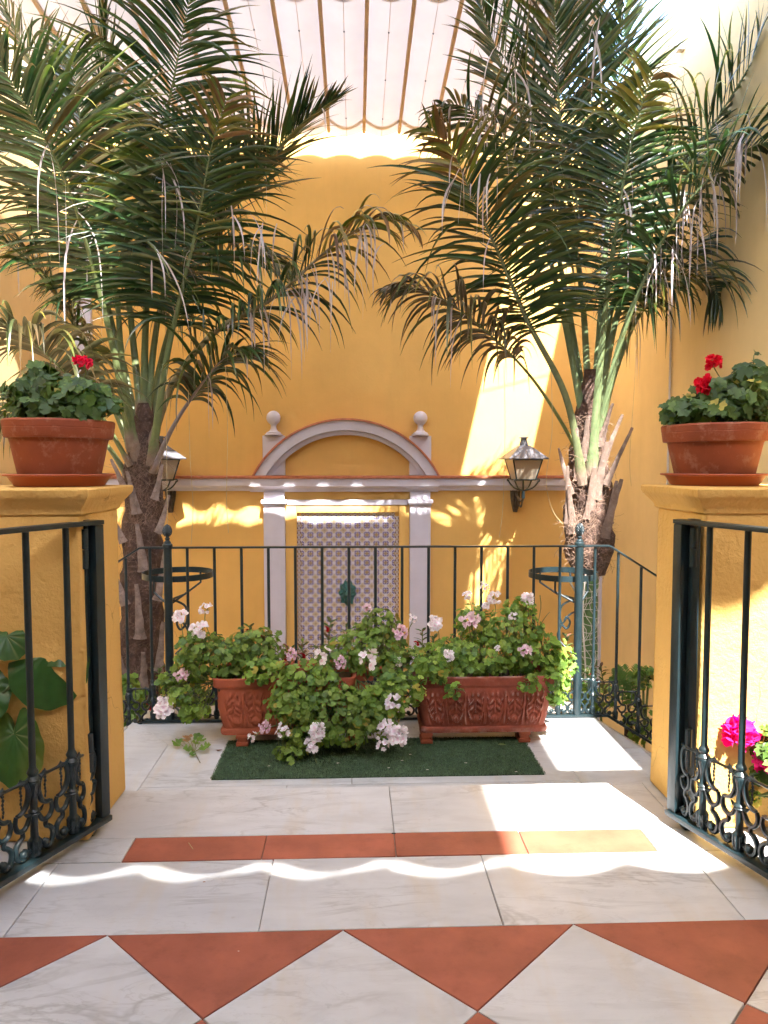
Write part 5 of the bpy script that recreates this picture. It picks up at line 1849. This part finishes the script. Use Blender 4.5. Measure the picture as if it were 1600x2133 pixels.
F([(312, 940, 5.25), (360, 800, 5.15), (450, 690, 5.0), (570, 620, 4.85), (690, 515, 4.75), (790, 455, 4.65), (850, 470, 4.6)], L=.50, seed=7, n=56, droop=1.3, t0=.30, dead=.36, ang=(50, 22), tip=.55, yellow=.3, petcol=(.2, .16, .08))
F([(318, 985, 5.15), (360, 890, 5.1), (420, 800, 5.05), (470, 745, 5.0), (520, 735, 4.97)], L=.52, seed=8, n=40, droop=.9, t0=.40, ang=(60, 30), petcol=(.24, .2, .19))
F([(272, 970, 5.2), (200, 850, 5.1), (120, 760, 4.9), (40, 690, 4.7), (-50, 660, 4.55)], L=.60, seed=9, n=50, droop=.8, t0=.25, cols=[(.05, .045, .022), (.06, .05, .02), (.04, .05, .02)], wd=.032)
F([(280, 950, 5.3), (190, 740, 5.35), (90, 580, 5.3), (-20, 480, 5.2)], L=.56, seed=10, n=52, droop=.6, t0=.30)
F([(290, 920, 5.4), (240, 700, 5.6), (140, 480, 5.7), (20, 350, 5.7)], L=.55, seed=11, n=50, droop=.5, t0=.35)
F([(310, 920, 5.35), (355, 690, 5.4), (430, 560, 5.4), (520, 520, 5.35), (600, 560, 5.3)], L=.58, seed=12, n=50, droop=1.0, t0=.34, dead=.08)
F([(303, 900, 5.3), (330, 660, 5.25), (390, 440, 5.2), (470, 330, 5.15), (560, 300, 5.1)], L=.58, seed=13, n=52, droop=.9, t0=.36, yellow=.3)
F([(270, 1000, 5.25), (215, 920, 5.3), (120, 860, 5.3), (40, 850, 5.3), (-20, 900, 5.3)], L=.50, seed=15, n=36, droop=1.0, t0=.35)
F([(283, 930, 5.35), (225, 640, 5.4), (130, 300, 5.3), (60, 120, 5.15), (10, 10, 5.0)], L=.58, seed=16, n=54, droop=.35, t0=.40, yellow=.35)
m = MB()
rs = random.Random(4)
for (u, v, Y, n, L) in ((352, 350, 4.45, 8, .6), (335, 540, 4.4, 6, .5), (500, 455, 4.6, 7, .45), (560, 470, 4.7, 4, .5), (690, 560, 4.7, 7, .4), (780, 490, 4.6, 9, .42), (640, 590, 4.75, 6, .45)):
    dead_tuft(m, u, v, Y, n, L, rs)
loc(m.build('dead_leaflets', M_palm, lt, angle=75, kind='stuff'))

# ---- right palm
YRp = 5.2
b = P(1222, 1400, YRp)
rt = thing('palm_tree', 'palm with fibrous collar and netted stem behind the right newel post', 'palm', (b.x, YRp, GZ))
trunk(rt, [(1222, 1800, YRp, 26), (1222, 1600, YRp, 24), (1222, 1400, YRp, 22), (1224, 1250, YRp, 21), (1226, 1170, YRp, 24)], M_trunk_green, 7, .05, 'stem')
trunk(rt, [(1228, 1195, YRp, 34), (1226, 1150, YRp, 50), (1225, 1080, YRp, 48), (1225, 1010, YRp, 42), (1226, 940, YRp, 37), (1228, 860, YRp, 27), (1230, 770, YRp, 12)], M_trunk, 9, .16)
for (u, v, L, an, wd, yw) in ((1196, 1110, .34, -.20, .05, .4), (1258, 1120, .42, .20, .055, -.4), (1228, 1080, .36, .0, .065, 0), (1190, 1030, .34, -.34, .035, .5), (1262, 1010, .42, .36, .035, -.5), (1250, 980, .40, .30, .04, -.3), (1240, 1040, .4, .12, .06, 0), (1205, 1000, .36, -.12, .05, .2), (1185, 1090, .4, -.1, .045, .5), (1248, 930, .3, .22, .04, 0), (1218, 960, .3, -.02, .055, 0), (1268, 1090, .3, .08, .045, -.4)):
    boot(rt, u, v, YRp - .14, L, an, wd, yw)
fibres(rt, [(1226, 1130, 52, 60, YRp - .15), (1226, 1020, 44, 80, YRp - .14), (1226, 920, 36, 60, YRp - .12)], 620, .10, 6)
# white net round the stem
m = MB()
rs = random.Random(8)
rn = S(24, YRp)
top, bot = P(1224, 1190, YRp), P(1222, 1500, YRp)
for k in range(14):
    a0 = 2 * math.pi * k / 14
    m.tube([(top.lerp(bot, i / 24) + Vector((math.cos(a0 + .35 * math.sin(i * 1.2 + k)), math.sin(a0 + .35 * math.sin(i * 1.2 + k)), 0)) * rn) for i in range(25)], 0.0024, 4, cap=False)
for i in range(22):
    c = top.lerp(bot, (i + .5) / 22)
    m.tube([c + Vector((math.cos(a) * rn * 1.03, math.sin(a) * rn * 1.03, .012 * math.sin(a * 2 + i))) for a in [2 * math.pi * j / 16 for j in range(17)]], 0.0024, 4, cap=False)
m.tube(cat_rom([P(1222, 1180, YRp - .1), P(1214, 1280, YRp - .1), P(1220, 1400, YRp - .1), P(1216, 1500, YRp - .1)], 20), .006, 5)
loc(m.build('net_wrap', M_rope, rt))
F = lambda path, **k: frond(rt, path, **k)
GP = (0.15, 0.20, 0.09)
F([(1228, 900, 5.2), (1215, 640, 5.2), (1185, 420, 5.1), (1168, 260, 4.95), (1160, 110, 4.8), (1155, -20, 4.65)], L=.62, seed=31, n=62, droop=.15, t0=.40, ang=(62, 22), yellow=.4, petcol=GP, vee=.4)
F([(1232, 1000, 5.05), (1250, 760, 4.95), (1272, 560, 4.8), (1302, 360, 4.6), (1335, 225, 4.5), (1362, 155, 4.45)], L=.62, seed=32, n=58, droop=.45, t0=.36, ang=(75, 40), yellow=.2, tip=.75, petcol=GP, petr=.03)
F([(1215, 1010, 5.05), (1180, 830, 4.95), (1100, 670, 4.8), (1040, 530, 4.65), (985, 410, 4.5), (940, 310, 4.4), (895, 270, 4.35)], L=.56, seed=33, n=62, droop=.45, t0=.36, tip=.72, yellow=.2, petcol=(.13, .15, .07))
F([(1212, 960, 5.1), (1170, 880, 5.05), (1110, 790, 5.0), (1040, 715, 4.95), (950, 640, 4.9), (870, 600, 4.85), (810, 600, 4.8)], L=.50, seed=34, n=50, droop=1.1, t0=.36, ang=(62, 25), cols=[(.06, .05, .025), (.05, .055, .022), (.07, .05, .02)], petcol=(.14, .17, .05), petr=.018)
F([(1222, 880, 5.3), (1180, 620, 5.35), (1120, 340, 5.3), (1050, 150, 5.2), (990, -20, 5.05)], L=.55, seed=35, n=54, droop=.2, t0=.40, ang=(50, 22), petcol=GP)
F([(1220, 900, 5.2), (1170, 640, 5.1), (1110, 420, 4.95), (1040, 290, 4.85), (960, 220, 4.75), (900, 240, 4.7)], L=.50, seed=36, n=54, droop=.9, t0=.36, dead=.22, yellow=.25, petcol=GP)
F([(1240, 900, 5.25), (1290, 640, 5.2), (1380, 420, 5.1), (1480, 270, 4.95), (1560, 140, 4.8), (1625, 30, 4.7)], L=.58, seed=37, n=56, droop=.3, t0=.38, petcol=GP)
F([(1238, 960, 5.1), (1290, 720, 4.95), (1370, 520, 4.75), (1460, 390, 4.6), (1560, 310, 4.5), (1640, 290, 4.45)], L=.60, seed=38, n=56, droop=.7, t0=.36, dead=.16, petcol=GP)
F([(1240, 930, 5.25), (1280, 780, 5.25), (1330, 660, 5.2), (1400, 590, 5.15), (1470, 590, 5.1), (1510, 640, 5.1)], L=.52, seed=39, n=48, droop=.9, t0=.38, petcol=GP)
F([(1235, 880, 5.35), (1255, 600, 5.4), (1275, 320, 5.35), (1290, 150, 5.25), (1305, 0, 5.1)], L=.55, seed=40, n=54, droop=.2, t0=.42, ang=(45, 20), petcol=GP)
F([(1240, 920, 5.35), (1300, 700, 5.45), (1390, 560, 5.5), (1490, 500, 5.45), (1590, 510, 5.4)], L=.58, seed=42, n=48, droop=.8, t0=.36, petcol=GP)
F([(1236, 900, 5.3), (1275, 640, 5.35), (1350, 430, 5.4), (1440, 330, 5.4), (1530, 330, 5.35)], L=.58, seed=43, n=50, droop=.7, t0=.38, petcol=GP)
m = MB()
rs = random.Random(14)
for (u, v, Y, n, L) in ((1010, 205, 4.7, 10, .6), (1060, 110, 4.7, 7, .6), (960, 340, 4.4, 7, .45), (1020, 340, 4.4, 6, .4), (1545, 260, 4.5, 14, .6), (1490, 350, 4.6, 12, .6), (1440, 420, 4.7, 10, .55), (1350, 530, 4.8, 9, .45), (1390, 500, 4.75, 8, .5), (1230, 40, 4.6, 6, .5), (1000, 230, 4.7, 8, .5)):
    dead_tuft(m, u, v, Y, n, L, rs)
loc(m.build('dead_leaflets', M_palm, rt, angle=75, kind='stuff'))

# ---- loose strands hanging from the crowns
def strand(pts, Y, lab, r_=0.0016):
    m = MB().tube(cat_rom([P(u, v, Y) for u, v in pts], 24), r_, 4)
    tag(m.build('hanging_strand', M_strand), lab, 'strand', 'dry strands hanging from the palms')
strand([(1325, 700), (1322, 800), (1312, 950), (1315, 1012)], 5.0, 'dry strand hanging in front of the right wall above the gate')
strand([(1148, 760), (1150, 900), (1138, 1000), (1150, 1060), (1172, 1092)], 4.95, 'pale curved strand looping down to the right palm collar')
strand([(470, 760), (474, 900), (472, 1040), (476, 1110)], 5.0, 'thin strand hanging left of the arch')
strand([(392, 780), (396, 950), (402, 1050), (398, 1135)], 5.0, 'thin strand hanging beside the left lantern')
strand([(1050, 760), (1052, 900), (1048, 1050), (1040, 1120)], 5.0, 'thin strand hanging left of the right lantern')
strand([(348, 740), (347, 900), (349, 1090)], 5.0, 'straight strand hanging above the left newel')

# ------------------------------------------------------------------ conduit, stay wire
c0, c1 = None, None
def onright(u, v):                          # where the sight line meets the right wall
    d = ray(u, v)
    return EYE + d * ((XR - EYE.x) / d.x)
a, b = onright(1404, 560), onright(1400, 812)
m = MB().tube([Vector((XR - .012, a.y, a.z)), Vector((XR - .012, a.y, GZ + .01))], 0.009, 8)
tag(m.build('conduit', M_rope), 'thin white conduit running down the right wall', 'conduit')
a = onright(1424, 98)
t = thing('stay_wire', 'white wire tied to a hook on the right wall near the sky', 'wire', (XR - 0.01, a.y, a.z))
loc(MB().box((XR - .05, a.y - .03, a.z - .03), (XR - .001, a.y + .03, a.z + .03), .006).build('hook_plate', M_rope, t))
e = P(1160, 130, 6.0)
loc(MB().tube([a + Vector((-.04, 0, 0)), Vector((1.66, a.y - .2, awz(a.y) - .05))], .004, 6).build('wire', M_rope, t))

# ------------------------------------------------------------------ plants beside the gate leaves
def big_leaf(parent, u, v, Y, w_px, h_px, tilt, face, stem_to, yel=0.0, seed=1):
    rs = random.Random(seed)
    c = P(u, v, Y)
    W, H = S(w_px, Y) / 2, S(h_px, Y) / 2
    fx = Matrix.Rotation(tilt, 3, 'Y')
    fwd = Vector(face).normalized()
    side = Vector((1, 0, 0)) - fwd * fwd.x
    side.normalize()
    upv = fwd.cross(side) * -1
    if upv.z < 0:
        upv = -upv
    side, upv = (Matrix.Rotation(tilt, 3, fwd) @ side), (Matrix.Rotation(tilt, 3, fwd) @ upv)
    nr, na = 12, 54
    vs, cs, fs = [], [], []
    G0, G1 = Vector((0.040, 0.115, 0.026)), Vector((0.19, 0.24, 0.04))
    for j in range(nr + 1):
        f = j / nr
        for i in range(na):
            th = 2 * math.pi * i / na
            notch = 1 - 0.55 * math.exp(-((th - math.pi / 2 + (2 * math.pi if th < 0 else 0)) / 0.22) ** 2)
            r_ = f * notch * (1 + 0.02 * math.sin(th * 11 + seed) * f)
            x, y = W * r_ * math.cos(th), H * r_ * math.sin(th) - 0.30 * H * (1 - f) * -1
            vein = abs(math.sin(th * 5.5))
            z = -0.020 * f * f * (0.6 + .4 * math.sin(th * 3 + seed)) + 0.006 * (vein - .5) * f + 0.012 * f * math.sin(th * 2)
            vs.append(c + side * x + upv * y + fwd * z)
            a = G0.lerp(G1, yel * (f ** 2) * (0.5 + .5 * math.sin(th * 2 + seed)))
            if vein < 0.10 and f > .03:
                a = a.lerp(Vector((0.30, 0.34, 0.15)), 0.85 * (1 - f) + .12)
            cs.append(tuple(a))
    for j in range(nr):
        for i in range(na):
            fs.append((j * na + i, j * na + (i + 1) % na, (j + 1) * na + (i + 1) % na, (j + 1) * na + i))
    loc(MB().add(vs, fs, cs).build('leaf', M_bigleaf, parent, angle=80))
    ctr = c + upv * 0.3 * H
    loc(MB().tube(cat_rom([ctr - fwd * .004, ctr.lerp(stem_to, .3) - fwd * .02, stem_to], 10), .005, 6, col=(.12, .16, .06)).build('leaf_stalk', M_rachis, parent))
pz = Vector((-1.25, 1.95, 0.0))
t = thing('leopard_plant', 'broad glossy round leaves showing behind the left gate bars', 'plant', pz)
st = pz + Vector((0, .06, .24))
big_leaf(t, 100, 1390, 2.15, 158, 175, .15, (0.15, -1, .25), st, .0, 1)
big_leaf(t, 8, 1335, 2.13, 95, 75, -.3, (0.2, -.8, .6), st, .05, 2)
big_leaf(t, 32, 1555, 2.10, 105, 170, .2, (0.1, -1, .35), st, .9, 3)
big_leaf(t, 132, 1345, 2.18, 100, 90, .5, (0.1, -.9, .5), st, .0, 4)
big_leaf(t, 20, 1485, 2.17, 110, 70, .1, (0.1, -.6, .6), st, .1, 5)
big_leaf(t, -60, 1450, 2.1, 150, 150, .1, (0.2, -.8, .5), st, .1, 6)
MBp = MB().lathe([(.09, 0), (.095, .004), (.13, .2), (.145, .2), (.15, .24), (.138, .24), (.13, .2)], pz, 40)
pt = thing('flower_pot', 'terracotta floor pot of the broad leaved plant beside the left gate', 'pot', pz)
loc(MBp.build('body', M_pot, pt))
loc(MB().lathe([(.01, .19), (.128, .195), (.01, .21)], pz, 30).build('soil', M_soil, pt))
pz = Vector((1.36, 2.0, 0.0))
pt = thing('flower_pot', 'terracotta floor pot of the pink geranium beside the right gate', 'pot', pz)
loc(MB().lathe([(.08, 0), (.085, .004), (.115, .18), (.125, .18), (.13, .215), (.12, .215), (.112, .18)], pz, 40).build('body', M_pot, pt))
loc(MB().lathe([(.01, .17), (.11, .175), (.01, .19)], pz, 30).build('soil', M_soil, pt))
t = thing('pink_geranium', 'geranium with vivid pink blooms leaning on the right parapet', 'geranium', pz + Vector((0, 0, .19)))
rts = [pz + Vector((U(-.05, .05), U(-.05, .05), .19)) for _ in range(4)]
leafy(t, [bl_px(1625, 1560, 42, 45, 2.08, .08, 120), bl_px(1660, 1600, 60, 60, 2.05, .1, 120), bl_px(1590, 1565, 22, 24, 2.12, .03, 22), bl_px(1592, 1612, 22, 14, 2.1, .03, 14), bl_px(1570, 1660, 12, 10, 2.13, .02, 5)], rts, .022, GREENS + DARKG)
flower(t, 'pink', P(1540, 1527, 2.135), S(62, 2.13), facing=(-.3, -.9, .3))
FI[0] += 0
flower(t, 'pink', P(1588, 1587, 2.10), S(44, 2.1), facing=(-.3, -.9, .4))
m = MB()
stems_to(m, P(1545, 1533, 2.14), P(1600, 1570, 2.12), .002, 0)
stems_to(m, P(1588, 1590, 2.11), P(1620, 1600, 2.1), .002, 0)
loc(m.build('flower_stem', M_stem, t, kind='stuff'))
